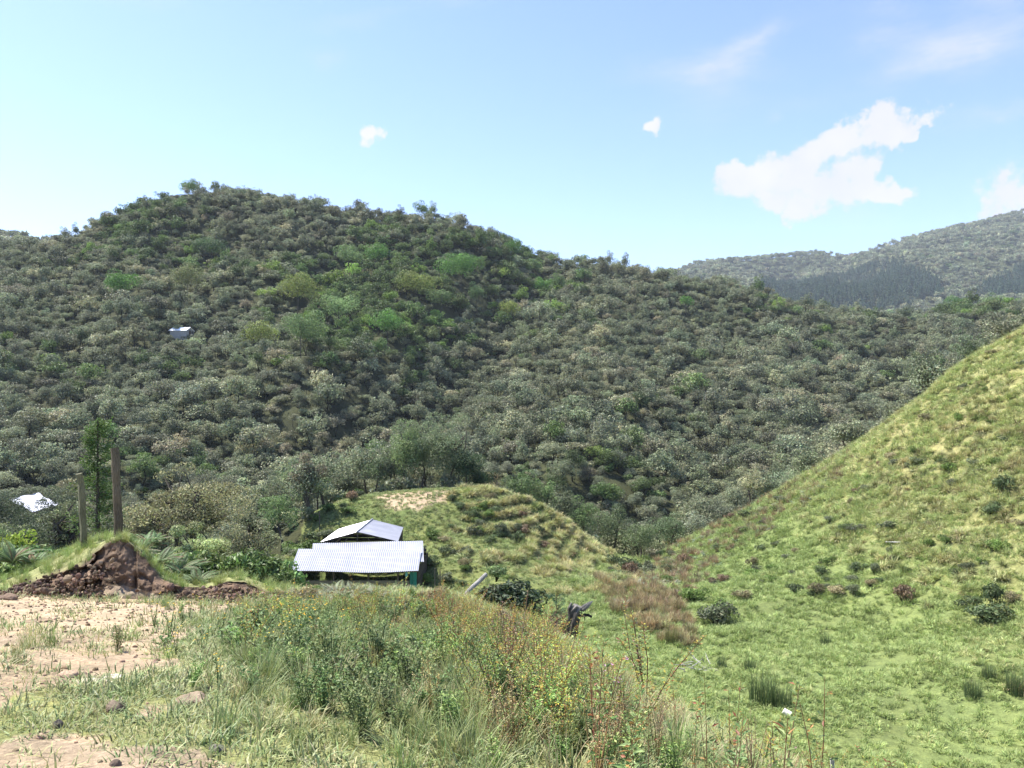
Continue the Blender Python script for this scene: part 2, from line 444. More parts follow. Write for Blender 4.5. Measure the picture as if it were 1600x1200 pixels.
# ------------------------------------------------------------------ trees
def crown_into(mb, rng, R, Hc, zc, ncl, nlf, leaf, col, flat=0.75, colvar=0.2, shell=0.75, cl_r=(0.26, 0.42), low=-0.35, asp=0.62, ragged=1.0):
    """a crown of many leaf clumps filling an uneven dome"""
    cs = []
    for k in range(ncl):
        while True:
            d = rng.normal(size=3); d /= np.linalg.norm(d)
            if d[2] > low: break
        rr = (rng.uniform(0.3, 0.8) if k % 3 else rng.uniform(0.0, 0.5)) * (rng.uniform(.8, ragged) if ragged > 1 else 1)
        c = d * rr * np.array([R, R, Hc * 0.5]) * rng.uniform(0.85, 1.15); c[2] += zc
        cr = R * rng.uniform(*cl_r)
        cs.append((c, cr))
    tone = np.clip(rng.normal(1, 0.18, ncl), .6, 1.5)
    for (c, cr), tn in zip(cs, tone):
        n = max(8, int(nlf * (cr / (R * 0.34)) ** 2))
        d = rng.normal(size=(n, 3)); d[:, 2] += 0.35; d /= np.linalg.norm(d, axis=1)[:, None]
        p = c + d * cr * rng.uniform(shell, 1.08, (n, 1)) * np.array([1, 1, flat])
        nr = d + rng.normal(0, 0.55, (n, 3))
        ax = np.cross(nr, rng.normal(size=(n, 3)))
        cc = vary(rng, n, np.asarray(col) * tn, colvar * 0.8, 0.05)
        mb.leaves(p, ax, nr, leaf * rng.uniform(0.7, 1.3, n), leaf * asp * rng.uniform(0.8, 1.2, n), cc)
    return cs

def trunk_into(mb, rng, h, r, cs, nlimb=6, col=(0.10, 0.085, 0.065), sides=6, stems=1):
    for s_ in range(stems):
        bx, by = (rng.normal(0, 0.18, 2) if stems > 1 else (0, 0))
        top = np.array([rng.normal(0, 0.1) * h, rng.normal(0, 0.1) * h, h])
        pts = [np.array([bx, by, -0.4])]
        for t in (0.25, 0.5, 0.75, 1.0):
            pts.append(np.array([bx, by, 0]) * (1 - t) + top * t + rng.normal(0, 0.03 * h, 3) * np.array([1, 1, 0]))
        mb.tube(pts, r * np.array([1.25, 1, 0.8, 0.6, 0.35]) / math.sqrt(stems), sides, col)
        ids = rng.permutation(len(cs))[:nlimb]
        for i in ids:
            c, cr = cs[i]; t = rng.uniform(0.45, 0.95); a = pts[1] * (1 - t) + pts[4] * t
            m = (a + c) / 2 + np.array([0, 0, -0.1 * np.linalg.norm(c - a)]) + rng.normal(0, 0.05, 3)
            mb.tube([a, m, c], [r * 0.45, r * 0.28, r * 0.08], 4, col, cap=False)

def tree_parts(seed, R, h, ncl, nlf, leaf, col, **kw):
    rng = np.random.default_rng(seed)
    tk = dict((k, kw.pop(k)) for k in ('nlimb', 'stems', 'tr', 'tcol') if k in kw)
    mbc, mbt = MB(), MB()
    Hc = kw.pop('Hc', h * 0.75)
    cs = crown_into(mbc, rng, R, Hc, h - Hc * 0.5, ncl, nlf, leaf, col, **kw)
    trunk_into(mbt, rng, h * 0.72, tk.get('tr', 0.09), cs, tk.get('nlimb', 7), tk.get('tcol', (0.10, 0.085, 0.065)), stems=tk.get('stems', 1))
    return mbt, mbc

G1 = np.array([0.218, 0.240, 0.138])    # grey olive scrub
G2 = np.array([0.12, 0.175, 0.055])
G3 = np.array([0.335, 0.33, 0.195])
G4 = np.array([0.19, 0.28, 0.06])
# distant kit: trunk and crown in one mesh
def far_tree(seed, R=2.6, h=5.2, ncl=16, nlf=44, leaf=0.42, col=(1, 1, 1), **kw):
    t, c = tree_parts(seed, R, h, ncl, nlf, leaf, col, nlimb=2, **kw)
    mb = MB()
    for s in (t, c):
        off = mb.n
        for V, Cc in zip(s.V, s.Cc): mb.V.append(V); mb.Cc.append(Cc)
        mb.Fq += [f + off for f in s.Fq]; mb.Ft += [f + off for f in s.Ft]
        mb.n += s.n
    return mb.mesh('forest_tree', FOL)
FAR = [far_tree(100 + k, R=[2.6, 2.3, 3.0, 2.1, 2.7, 2.4, 3.1, 2.2][k], h=[5.2, 5.8, 5.4, 4.6, 6.4, 5.0, 6.0, 6.8][k],
                ncl=[30, 24, 38, 26, 32, 40, 28, 30][k], leaf=[.32, .28, .34, .26, .35, .25, .40, .30][k], nlf=[74, 84, 70, 88, 68, 72, 56, 76][k], flat=[.9, .8, 1.0, 1.1, .9, .8, .9, 1.1][k], cl_r=(.12, .32), colvar=.3, ragged=1.25) for k in range(8)]

rng = np.random.default_rng(7)
# candidate positions over the hill and valley, jittered lattice
sp = 2.5
gx, gy = np.meshgrid(np.arange(-330, 400, sp), np.arange(20, 400, sp))
gx = gx.ravel() + rng.uniform(-1.7, 1.7, gx.size); gy = gy.ravel() + rng.uniform(-1.7, 1.7, gy.size)
gu = 800 + F * gx / gy
keep = (gu > -330) & (gu < 1930) & (gy > forest_start(gu)) & ((gy < 335) | (rng.random(gx.size) < 0.3))
keep &= ~((gy > 150) & (rng.random(gx.size) < 0.10))
gx, gy, gu = gx[keep], gy[keep], gu[keep]
gz = H(gx, gy)
gd = gy
gv = 600 - F * gz / gy
# visibility from around the camera: running max along each sight line
def visible(x, y, z, top=5.0, slack=0.0):
    out = np.zeros(len(x), bool)
    ts = np.linspace(0.02, 0.97, 60)
    for s in range(0, len(x), 3000):
        xs, ys, zs = x[s:s + 3000], y[s:s + 3000], z[s:s + 3000] + top
        hh = H(xs[:, None] * ts, ys[:, None] * ts)
        out[s:s + 3000] = (hh < zs[:, None] * ts + slack).all(1)
    return out
vis = visible(gx, gy, gz, 6.0, 0.8)
inside = (gu > -30) & (gu < 1630)

# species tone from broad patches of the hillside
def patch_mask(u, v, cu, cv, su, sv, rot=0):
    c, s = math.cos(rot), math.sin(rot)
    a = ((u - cu) * c + (v - cv) * s) / su; b = (-(u - cu) * s + (v - cv) * c) / sv
    return np.exp(-(a * a + b * b))

def species(x, y, u, v, rng):
    n = len(x)
    green = patch_mask(u, v, 660, 440, 150, 55, 0.25) + patch_mask(u, v, 500, 500, 90, 60) + patch_mask(u, v, 220, 360, 90, 45, -0.5) * 0.8 \
        + patch_mask(u, v, 820, 395, 50, 22) + patch_mask(u, v, 600, 520, 80, 40) + patch_mask(u, v, 1500, 490, 80, 22) * 0.8 + patch_mask(u, v, 300, 430, 60, 30) * 0.5 \
        
    green = green + fbm(x / 22, y / 22, 55, 3) * 0.9
    dry = patch_mask(u, v, 450, 720, 140, 40) * 0.8 + patch_mask(u, v, 960, 600, 60, 90) * 0.4 + fbm(x / 30, y / 30, 65, 3) * 1.0
    r = rng.random(n)
    k = np.where(r < green * 1.15 - .05, 1, np.where(rng.random(n) < 0.08 + dry * 0.5, 2, 0))
    k = np.where((k == 1) & (rng.random(n) < 0.10 * (v < 590) + .03), 3, k)
    base = np.stack([G1, G2, G3, G4])[k]
    t = base * rng.normal(1, 0.20, (n, 1)) * (1 + rng.normal(0, 0.035, (n, 3)))
    return k, np.clip(t, 0.02, 0.5)

# trees one can pick out: (u, v of the foot, depth or None, radius, height, tone, look)
SPECIAL = []
def special(u, v, R, h, tone, label, d=None, kind='broad', group=None):
    R = R * (1.22 if (d is None) else 1); tone = np.asarray(tone) * np.array([1, 1, 1.15]) * (1.5 if (d is None or d > 100) else 1.3)
    if d is None: p = hit(u, v, 60)
    else:
        x = (u - 800) / F * d; p = (x, d, H1(x, d))
    SPECIAL.append((p, R, h, tone, label, kind, group))
YG = np.array([0.16, 0.19, 0.04]); BG = np.array([0.085, 0.17, 0.03]); DK = np.array([0.045, 0.075, 0.025]); GG = np.array([0.11, 0.16, 0.05])
special(190, 480, 5.2, 7, BG, 'bright green round tree on the upper hillside left of the small white roof')
special(292, 470, 6.0, 8, (0.13, 0.145, 0.05), 'broad olive tree halfway down from the hilltop above the small white roof')
special(465, 492, 6.2, 9, YG, 'yellow-green domed tree standing at the left edge of the dark green woods')
special(470, 560, 5.5, 8, G2, 'dark green clumped tree just below the yellow-green domed tree')
special(545, 430, 5.0, 7, G2 * 1.1, 'dark green tree at the upper left of the green woods')
special(590, 425, 5.0, 7, BG, 'fresh green tree near the top of the green woods, left of the largest one')
special(720, 455, 7.2, 10, BG * 1.05, 'largest bright green domed tree below the ridge of the hill')
special(650, 478, 6.2, 8, YG * 0.9, 'yellow-green tree left of the largest bright green dome')
special(690, 500, 4.6, 7, GG, 'small green tree below the largest bright green dome')
special(745, 492, 3.5, 8, G2, 'narrow dark tree at the lip of the shaded gully')
special(605, 545, 4.8, 7, BG * 1.1, 'bright green tree low in the gully woods of the hillside')
special(530, 520, 5.2, 8, G2 * 1.2, 'leafy green tree in the middle of the lower green woods')
special(795, 512, 4.6, 6, YG * 1.15, 'lime-yellow tree alone on the spur right of the gully')
special(850, 468, 4.0, 5, BG, 'green tree high on the spur just under its crest')
special(1072, 495, 2.8, 5, BG * 1.1, 'small bright green tree alone on the grey right-hand slope')
special(405, 560, 4.2, 6, YG * 1.1, 'yellow-green tree right of the small white roof')
special(332, 420, 5.0, 8, DK * 1.3, 'dark crowned tree in the fold below the summit')
special(297, 318, 4.8, 8.5, G2, 'tallest dark tree on the summit of the hill', d=303)
special(658, 350, 4.0, 9, G2, 'flat-topped tree standing up from the ridge right of the summit', d=303)
special(716, 358, 3.6, 8, G1 * 1.2, 'thin umbrella-shaped tree on the ridge beside the flat-topped tree', d=303, kind='airy')
special(835, 408, 4.6, 9, G2, 'dark green tree at the step where the ridge drops', d=300)
special(800, 398, 5.0, 9, BG * 0.9, 'green round tree on the ridge above the step', d=300)
special(920, 420, 2.4, 6, G1 * 1.3, 'wispy tree on the crest of the spur', d=300, kind='airy')
special(1500, 498, 6.0, 9, BG * 0.8, 'dark green tree at the saddle behind the grassy slope', d=318)
special(1550, 500, 6.5, 9, G2, 'spreading dark tree right of the saddle, above the grassy slope', d=318)
# on and around the knoll
special(634, 765, 2.6, 8.0, (.17, .22, .08), 'leaning feathery green tree at the back of the dirt clearing', d=70.5, kind='airy', group=None)
special(605, 767, 1.9, 4.8, (0.12, 0.145, 0.075), 'low grey-green tree at the left end of the row behind the clearing', d=71)
special(692, 765, 3.3, 8.2, (.165, .2, .09), 'broad rounded tree with a dark trunk behind the clearing', d=70.5, kind='airy')
special(730, 765, 2.2, 4.6, DK * 1.1, 'dark shaded tree right of the broad rounded one behind the clearing', d=70.5)  # shade on the row's right side is put into this dark tone
special(756, 770, 1.7, 3.4, DK * 1.2, 'squat dark tree at the right end of the row on the knoll', d=71)  # toned dark too, for the shaded end of the row
special(768, 772, 1.2, 5.0, (0.25, 0.2, 0.09), 'tree with tan-orange tips poking up behind the dark ones', d=76)
special(815, 790, 2.4, 5.2, GG, 'green tree on the back edge of the tussock slope', d=73)
special(850, 800, 2.0, 5.6, G2 * 1.2, 'upright green tree beside the tussock slope', d=73)
special(880, 822, 2.1, 5.4, (0.1, 0.12, 0.055), 'grey-green tree halfway down the back of the tussock slope', d=72)
special(912, 850, 1.9, 5.0, G2, 'dark green tree near the foot of the tussock slope', d=71)
special(955, 880, 2.6, 5.6, (0.115, 0.15, 0.06), 'full grey-green tree at the head of the gully', d=73)
special(1000, 885, 2.2, 3.9, (0.12, 0.16, 0.06), 'rounded pale green tree in the gully between the two grassy slopes', d=69)
special(1045, 880, 2.4, 4.6, (0.11, 0.15, 0.06), 'bushy tree in the gully against the right grassy slope', d=74)
special(1090, 860, 2.0, 4.2, G1 * 1.2, 'grey tree peeking over the foot of the right grassy slope', d=76)
special(662, 762, 2.7, 6.6, (.14, .18, .075), 'leafy green tree between the leaning one and the broad rounded one on the knoll', d=71.5)
special(715, 762, 2.3, 5.8, (.115, .15, .065), 'olive green tree at the right shoulder of the broad rounded one on the knoll', d=72)
special(588, 764, 1.8, 4.4, (.13, .17, .07), 'green bush tree at the left corner of the knoll clearing', d=70)
# left thicket
special(300, 880, 2.7, 4.5, (0.205, 0.20, 0.085), 'big yellowing bush tree to the right of the fence posts', d=29, kind='yellow')
special(390, 890, 1.5, 3.3, (0.17, 0.18, 0.085), 'smaller yellowing bush tree on the right edge of the thicket', d=31, kind='yellow')
special(235, 880, 1.8, 4.7, (0.18, 0.18, 0.08), 'yellow-leaved tree directly behind the tall fence post', d=33, kind='yellow')
special(95, 880, 1.5, 4.6, (0.15, 0.17, 0.07), 'yellow-flecked bush tree behind the short fence post', d=32, kind='yellow')
special(152, 880, 1.05, 5.6, (0.10, 0.15, 0.035), 'slender dark conifer standing between the two fence posts', d=27, kind='conifer')
TOPH = lambda u, v, d: P(u, v, d)[2] - H1((u - 800) / F * d, d)
special(-12, 850, 2.0, TOPH(-12, 735, 50), (.1, .12, .06), 'grey-green bush tree at the left border below the white plastic roof', d=50)
special(30, 850, 2.5, TOPH(30, 757, 50), (.075, .10, .045), 'low grey-green bush tree under the middle of the white plastic roof', d=50)
special(80, 850, 1.7, TOPH(80, 738, 50), (.09, .11, .05), 'grey-green bush tree partly hiding the right end of the white plastic roof', d=50)
special(28, 860, 1.3, 2.6, (0.08, 0.10, 0.045), 'dark bush under the white plastic roof', d=27)
special(440, 880, 1.9, 5.4, G2 * 1.2, 'dark green tree above the left end of the shed', d=58)
special(480, 850, 2.0, 4.8, GG * 0.9, 'grey-green tree at the foot of the slope left of the gable roof', d=64)

spx = np.array([[s[0][0], s[0][1], s[1]] for s in SPECIAL])
dist_ok = (np.hypot(gx[:, None] - spx[None, :, 0], gy[:, None] - spx[None, :, 1]) > spx[None, :, 2] * 0.9 + 0.6).all(1)
# keep clear the sight of the two small roofs on the slopes and the white plastic roof
ROOF2 = hit(284, 530, 60)
dist_ok &= ~((np.abs(gu - 284) < 9) & (gv > 528) & (gv < 545))
dist_ok &= ~((np.abs(gu - 38) < 50) & (gy < 63) & (gy > 36))
dist_ok &= ~((gy > 34) & (gy < 60) & (gu > 375) & (gu < 480))
dist_ok &= ~((gy < 31.5) & (gu > 40) & (gu < 235))
gx, gy, gu, gz, gd, gv, vis, inside = [a[dist_ok] for a in (gx, gy, gu, gz, gd, gv, vis, inside)]
kind_, tint_ = species(gx, gy, gu, gv, rng)
show = vis & inside
order = np.argsort(np.where(show, gd, 1e9))
NTREE = 300 - len(SPECIAL)
near_ids = order[:NTREE]
far = np.ones(len(gx), bool); far[near_ids] = False
fi = np.where(far)[0]
fs_ = np.clip(rng.lognormal(-.36, .30, len(fi)), .35, 1.5) * np.where(gy[fi] > 180, 1.05, 1.0)
big = rng.random(len(fi)) < 0.12; fs_ = np.minimum(fs_ * np.where(big, 1.4, 1) * np.where((kind_[fi] == 1) | (kind_[fi] == 3), 1.25, 1.0), 1.45)
lk_ = (gy[fi] < 95); fs_ = fs_ * np.where(lk_, 0.9, 1)
scl3 = np.stack([fs_ * rng.uniform(.85, 1.2, len(fi)), fs_ * rng.uniform(.85, 1.2, len(fi)), fs_ * rng.uniform(.6, 1.15, len(fi))], 1)
def joined(t, c):
    mb = MB()
    for s in (t, c):
        off = mb.n; mb.V += s.V; mb.Cc += s.Cc; mb.Fq += [f + off for f in s.Fq]; mb.Ft += [f + off for f in s.Ft]; mb.n += s.n
    return mb.mesh('forest_tree', FOL)
MIDK = [joined(*tree_parts(420 + k, [2.0, 2.3, 1.8, 2.2][k], [4.4, 4.8, 5.2, 4.0][k], 26, 120, .17, (1, 1, 1), nlimb=5, low=-.5, cl_r=(.2, .36))) for k in range(4)]
MIDK += [joined(*tree_parts(440 + k, [1.5, 1.3][k], [3.4, 3.0][k], 30, 300, .085, (1, 1, 1), nlimb=8, low=-.8, cl_r=(.18, .34), Hc=[3.2, 2.8][k], flat=.6)) for k in range(2)]
fidx = np.where(gy[fi] < 50, 12 + rng.integers(0, 2, len(fi)), np.where(gy[fi] < 125, 8 + rng.integers(0, 4, len(fi)), rng.integers(0, 8, len(fi))))
scatter('forest', FAR + MIDK, np.stack([gx[fi], gy[fi], gz[fi] - 0.3], 1), rng.uniform(0, 2 * PI, len(fi)), scl3, fidx, tint_[fi],
        'mass of scrubby grey-green trees covering the hillside', 'forest', tilt=0.10)
# low brush filling under the trees
def brush_mesh(seed, R=0.8, n=90, leaf=0.26):
    r_ = np.random.default_rng(seed); mb = MB()
    crown_into(mb, r_, R, R * 1.2, R * 0.5, 6, n // 6 * 2, leaf, (1, 1, 1), low=0.0)
    return mb.mesh('brush', FOL)
BR = [brush_mesh(300 + k, 1.0, 120) for k in range(4)]
m_ = 9000
bu = rng.uniform(-250, 1850, m_); bd = np.sqrt(rng.uniform(55 ** 2, 330 ** 2, m_)); bx_ = (bu - 800) / F * bd
kb = bd > forest_start(bu) - 1.0
bu, bd, bx_ = bu[kb], bd[kb], bx_[kb]
_, bt = species(bx_, bd, bu, bu * 0 + 600, rng)
scatter('undergrowth', BR, np.stack([bx_, bd, H(bx_, bd)], 1), rng.uniform(0, 6.28, len(bd)), rng.uniform(.7, 1.7, len(bd)), rng.integers(0, 4, len(bd)), bt,
        'low scrub growing between the trees of the hillside', 'undergrowth')

# near trees, each an object with trunk and crown
NEARV = []; FINEV = []
for k in range(9):
    R = [2.0, 2.3, 1.8, 2.1, 1.6, 2.4, 2.0, 2.2, 1.7][k]; h = [4.4, 4.8, 5.2, 4.0, 4.6, 5.4, 3.8, 5.0, 5.6][k]
    t, c = tree_parts(400 + k, R, h, [26, 30, 22, 28, 20, 34, 26, 30, 24][k], [120, 120, 130, 110, 130, 110, 120, 100, 110][k], [.17, .15, .19, .16, .14, .2, .17, .21, .15][k],
                      (1, 1, 1), nlimb=8, low=-0.55, cl_r=(0.2, 0.36))
    NEARV.append((t.mesh('trunk', BARK), c.mesh('crown', FOL)))
for k in range(5):
    t, c = tree_parts(450 + k, [1.5, 1.3, 1.7, 1.2, 1.6][k], [3.4, 3.0, 3.8, 3.6, 2.8][k], 38, 430, [.09, .08, .095, .085, .08][k], (1, 1, 1), nlimb=14, low=-0.8, cl_r=(0.18, 0.34), stems=3, Hc=[3.2, 2.8, 3.4, 3.4, 2.6][k], colvar=.35, flat=.6)
    FINEV.append((t.mesh('trunk', BARK), c.mesh('crown', FOL)))

def place_tree(var, p, s, rz, tint, label, group):
    t = link(bpy.data.objects.new('broadleaf_tree', None)); t.location = p; t.rotation_euler = (0, 0, rz); t.scale = s; t.empty_display_size = 0.2
    tag(t, label, 'tree', group, tint=tint)
    kit = FINEV[var % 5] if p[1] < 48 else NEARV[var]
    a = link(bpy.data.objects.new('trunk', kit[0]), t); b = link(bpy.data.objects.new('crown', kit[1]), t)
    a['tint'] = [1., 1., 1.]; b['tint'] = [float(x) for x in tint]
    return t
LOOK = ['grey-olive', 'mid green', 'pale dryish', 'bright green']
def zone(u, v, d):
    if d < 45 and u < 130: return 'at the left end of the thicket, behind the short post'
    if d < 45 and u < 330: return 'in the thicket behind the tall post and dirt bank'
    if d < 62 and u < 330: return 'in the dip beyond the thicket of the fence posts'
    if d < 62: return 'left of the shed at the edge of the thicket'
    if u < 200: return 'in the lower wood behind and above the short post'
    if u < 420: return 'in the lower wood above the yellowing bushes'
    if u < 570: return 'in the wood above and left of the shed roofs'
    if u < 780: return 'on the slope below and behind the knoll clearing'
    if u < 960: return 'behind the tussock slope of the knoll'
    if u < 1120: return 'in the gully between knoll and right slope'
    if u < 1400: return 'behind the lower edge of the right grassy slope'
    return 'behind the upper edge of the right grassy slope'
for i in near_ids:
    s = rng.uniform(0.8, 1.25)
    if gy[i] < 60: s *= 0.85
    if gy[i] < 48: tint_[i] = tint_[i] * [1.15, 1.2, .9]
    zn = zone(gu[i], gv[i], gy[i]); lk2 = LOOK[kind_[i]]
    place_tree(int(rng.integers(0, 9)), (gx[i], gy[i], gz[i] - 0.15), (s * rng.uniform(.9, 1.1), s * rng.uniform(.9, 1.1), s * rng.uniform(.85, 1.12)), rng.uniform(0, 6.28), tint_[i],
               'low %s broadleaf tree %s' % (lk2, zn), '%s trees %s' % (lk2, zn))

# picked-out trees
def conifer_parts(rng, R, h, col):
    mbt, mbc = MB(), MB()
    mbt.tube([(0, 0, -0.5), (0.02, 0, h * 0.5), (0.0, 0.02, h)], [0.1, 0.06, 0.015], 6, (0.10, 0.075, 0.05))
    for k in range(95):
        z = 0.3 + (h - 0.35) * (k / 95.0) ** 0.9; f = 1 - z / h
        L = R * (0.25 + 0.85 * f ** 0.8) * rng.uniform(0.6, 1.15); az = rng.uniform(0, 6.28)
        dr = np.array([math.cos(az), math.sin(az), 0.35])
        mbt.tube([(0, 0, z), tuple(np.array([0, 0, z]) + dr * L * 0.8)], [0.015, 0.005], 3, (0.10, 0.075, 0.05), cap=False)
        n = 60; t = rng.uniform(0.1, 1, (n, 1))
        p = np.array([0, 0, z]) + dr * L * t + rng.normal(0, 0.07, (n, 3))
        ax = dr + rng.normal(0, 0.6, (n, 3))
        mbc.leaves(p, ax, rng.normal(size=(n, 3)) + [0, 0, 1], rng.uniform(.08, .16, n), rng.uniform(.03, .05, n), vary(rng, n, col, 0.2, 0.06))
    return mbt, mbc
for k, (p, R, h, tone, label, kind, grp) in enumerate(SPECIAL):
    r_ = np.random.default_rng(900 + k); d = p[1]
    lf = float(np.clip(0.0021 * d, 0.085, 0.42)); area = R * R + R * h * 0.5
    nl = int(np.clip(area * 2.4 / (lf * lf * 0.31), 900, 20000)); nc = int(14 + R * 4)
    nm = 'broadleaf_tree'
    if kind == 'conifer':
        t, c = conifer_parts(r_, R, h, tone); nm = 'conifer_tree'
    elif kind == 'yellow':
        t, c = tree_parts(900 + k, R, h, nc + 22, int(nl * 2.2) // (nc + 22), 0.10, tone, nlimb=16, low=-0.8, Hc=h * 0.95, cl_r=(0.14, 0.3), colvar=0.42, stems=3, tr=0.12, flat=0.55, asp=0.5)
    elif kind == 'airy':
        t, c = tree_parts(900 + k, R, h, nc + 22, int(nl * 2.6) // (nc + 22), lf * .9, tone, nlimb=12, low=-0.95, Hc=h * 0.95, cl_r=(0.18, 0.31), tr=0.11)
    else:
        nc = int(12 + R * 1.6) if d > 100 else nc; t, c = tree_parts(900 + k, R, h, nc, int(nl * 1.6) // nc, lf * .9, tone, nlimb=9, low=-0.6, Hc=h * 0.88, cl_r=(0.24, 0.36) if d > 100 else (.2, .32), flat=.95, shell=.86, colvar=.22)
    e = link(bpy.data.objects.new(nm, None)); e.location = (p[0], p[1], p[2] - 0.1 + ((2.8 if d < 290 else -.6) if d > 110 else 0)); e.empty_display_size = 0.2
    tag(e, label, 'tree', grp)
    t.V = [v_ - np.array([0, 0, 2.8 if d > 110 else 0]) * (v_[:, 2:3] < 0) for v_ in t.V]
    a = t.build('trunk', BARK, e); a['tint'] = [1., 1., 1.]
    b = c.build('crown', FOL, e); b['tint'] = [1., 1., 1.]

# ------------------------------------------------------------------ far mountains
def far_sheet(name, prof, d0, d1, vfoot, u0, u1, seed, relief=60, nu=260, nd_=150):
    uu = np.linspace(u0, u1, nu); tt = np.linspace(0, 1.35, nd_)
    U, T = np.meshgrid(uu, tt)
    vr = np.interp(U, [a for a, b in prof], [b for a, b in prof])
    dr = np.interp(U, [u0, u1], [d1 * 1.05, d1])
    zr = (600 - vr) / F * dr; z0 = (600 - vfoot) / F * d0
    D = d0 + (dr - d0) * T
    X = (U - 800) / F * D
    Z = z0 + (zr - z0) * np.where(T < 1, T ** 1.15, 1 - (T - 1) * 1.6)
    env = np.sin(np.clip(T, 0, 1) * PI) ** 0.7
    rid = 1 - np.abs(fbm(X / 260, D / 260, seed, 4)) * 4
    Z = Z + env * relief * (rid - 0.6) * 0.8 + env * relief * 0.25 * fbm(X / 90, D / 90, seed + 3, 3)
    return X, D, Z, U, T
FARM = [(960,425),(1000,430),(1050,422),(1075,412),(1110,404),(1150,402),(1200,398),(1250,394),(1285,389),(1300,393),(1325,397),(1345,391),(1380,380),(1420,368),(1450,362),(1490,350),(1540,342),(1570,333),(1600,327),(1700,315),(1900,300)]
FARM = [(a, b + 6) for a, b in FARM]
X, D, Z, U, T = far_sheet('mountains', FARM, 850, 1700, 505, 940, 1950, 21)
mm = np.tile(np.array([0.05, 0.06, 0.03]), (X.size, 1))
grid_mesh('mountains', X, D, Z, GROUND, mm)
def scatter_far(name, X, D, Z, sp, kit, fs, label, conif=None, seed=3):
    r_ = np.random.default_rng(seed)
    nd_, nu = X.shape
    n = int((D.max() - D.min()) * (X[nd_ // 2].max() - X[nd_ // 2].min()) / sp ** 2)
    a = r_.uniform(0, nd_ - 1.001, n); b = r_.uniform(0, nu - 1.001, n)
    i, j = a.astype(int), b.astype(int); fa, fb = a - i, b - j
    def bl(G): return G[i, j] * (1 - fa) * (1 - fb) + G[i + 1, j] * fa * (1 - fb) + G[i, j + 1] * (1 - fa) * fb + G[i + 1, j + 1] * fa * fb
    x, y, z = bl(X), bl(D), bl(Z)
    u = 800 + F * x / y; v = 600 - F * z / y
    k = (T_last := fa * 0 + a / nd_ * 1.35) < 1.06
    x, y, z, u, v = x[k], y[k], z[k], u[k], v[k]
    kk, tt = species(x, y, u, v * 0 + 600, r_)
    idx = r_.integers(0, 4, len(x)); s = fs * r_.uniform(0.7, 1.35, len(x))
    sc3 = np.stack([s, s, s * r_.uniform(.8, 1.2, len(x))], 1)
    if conif is not None:
        wx = u + 60 * fbm(x / 120, y / 120, 88, 3); wv = v + 30 * fbm(x / 120, y / 120, 98, 3)
        m = np.zeros(len(x), bool)
        for p in conif: m |= inpoly(wx, wv, p)
        idx = np.where(m, 4 + r_.integers(0, 2, len(x)), idx)
        tt[m] = np.array([0.042, 0.085, 0.045]) * r_.normal(1, 0.12, (m.sum(), 1))
        sc3[m] = (fs * r_.uniform(0.75, 1.1, m.sum()))[:, None]
    scatter(name, kit, np.stack([x, y, z - 0.5], 1), r_.uniform(0, 6.28, len(x)), sc3, idx, tt, label, 'forest', tilt=0.05)
KITF = [far_tree(150 + k, R=2.6, h=4.6, ncl=10, nlf=16, leaf=0.8) for k in range(4)]
def con_far(seed):
    r_ = np.random.default_rng(seed); mb = MB()
    n = 170; t = r_.uniform(0, 1, n) ** 0.8; az = r_.uniform(0, 6.28, n); rr = (1 - t) * 1.6 + 0.1
    p = np.stack([np.cos(az) * rr, np.sin(az) * rr, 0.6 + t * 8], 1)
    ax = np.stack([np.cos(az), np.sin(az), -0.8 + 0 * az], 1) + r_.normal(0, .3, (n, 3))
    mb.leaves(p, ax, r_.normal(size=(n, 3)) + [0, 0, 1], 1.3 * (1.1 - t), 0.7, (1, 1, 1))
    return mb.mesh('plantation_tree', FOL)
KITF += [con_far(1), con_far(2)]
PLANT = [[(1190,445),(1290,438),(1345,425),(1400,412),(1425,425),(1470,445),(1470,465),(1430,492),(1390,500),(1330,505),(1230,500),(1180,480)],
         [(1530,462),(1560,435),(1600,415),(1700,400),(1700,480),(1600,480)]]
scatter_far('mountain_forest', X, D, Z, 9.0, KITF, 2.1, 'distant scrub forest with dark plantation blocks covering the far mountain', PLANT)
X, D, Z, U, T = far_sheet('mountains', [(-500,350),(-100,345),(0,366),(45,374),(80,381),(120,385),(300,420)], 420, 640, 470, -450, 260, 51, relief=25, nu=100, nd_=60)
grid_mesh('mountains', X, D, Z, GROUND, np.tile(np.array([0.05, 0.06, 0.03]), (X.size, 1)))
scatter_far('mountain_forest', X, D, Z, 5.5, KITF, 1.3, 'wooded knob behind the left shoulder of the hill', None, 5)

# ------------------------------------------------------------------ shed
METAL = None
def mat_metal():
    m, nt, nd, lk = newmat('galvanised_sheet')
    tc = N(nd, 'ShaderNodeTexCoord')
    nz = N(nd, 'ShaderNodeTexNoise'); nz.inputs['Scale'].default_value = 1.3; nz.inputs['Detail'].default_value = 6
    lk.new(tc.outputs['Object'], nz.inputs['Vector'])
    c = ramp(nd, lk, nz.outputs[0], [(0.3, (0.31, 0.315, 0.355)), (0.55, (0.365, 0.37, 0.405)), (0.75, (0.43, 0.43, 0.46))])
    p = N(nd, 'ShaderNodeBsdfPrincipled'); p.inputs['Metallic'].default_value = 0.25; p.inputs['Roughness'].default_value = 0.42
    lk.new(c, p.inputs['Base Color'])
    o = N(nd, 'ShaderNodeOutputMaterial'); lk.new(p.outputs[0], o.inputs[0]); return m
METAL = mat_metal()

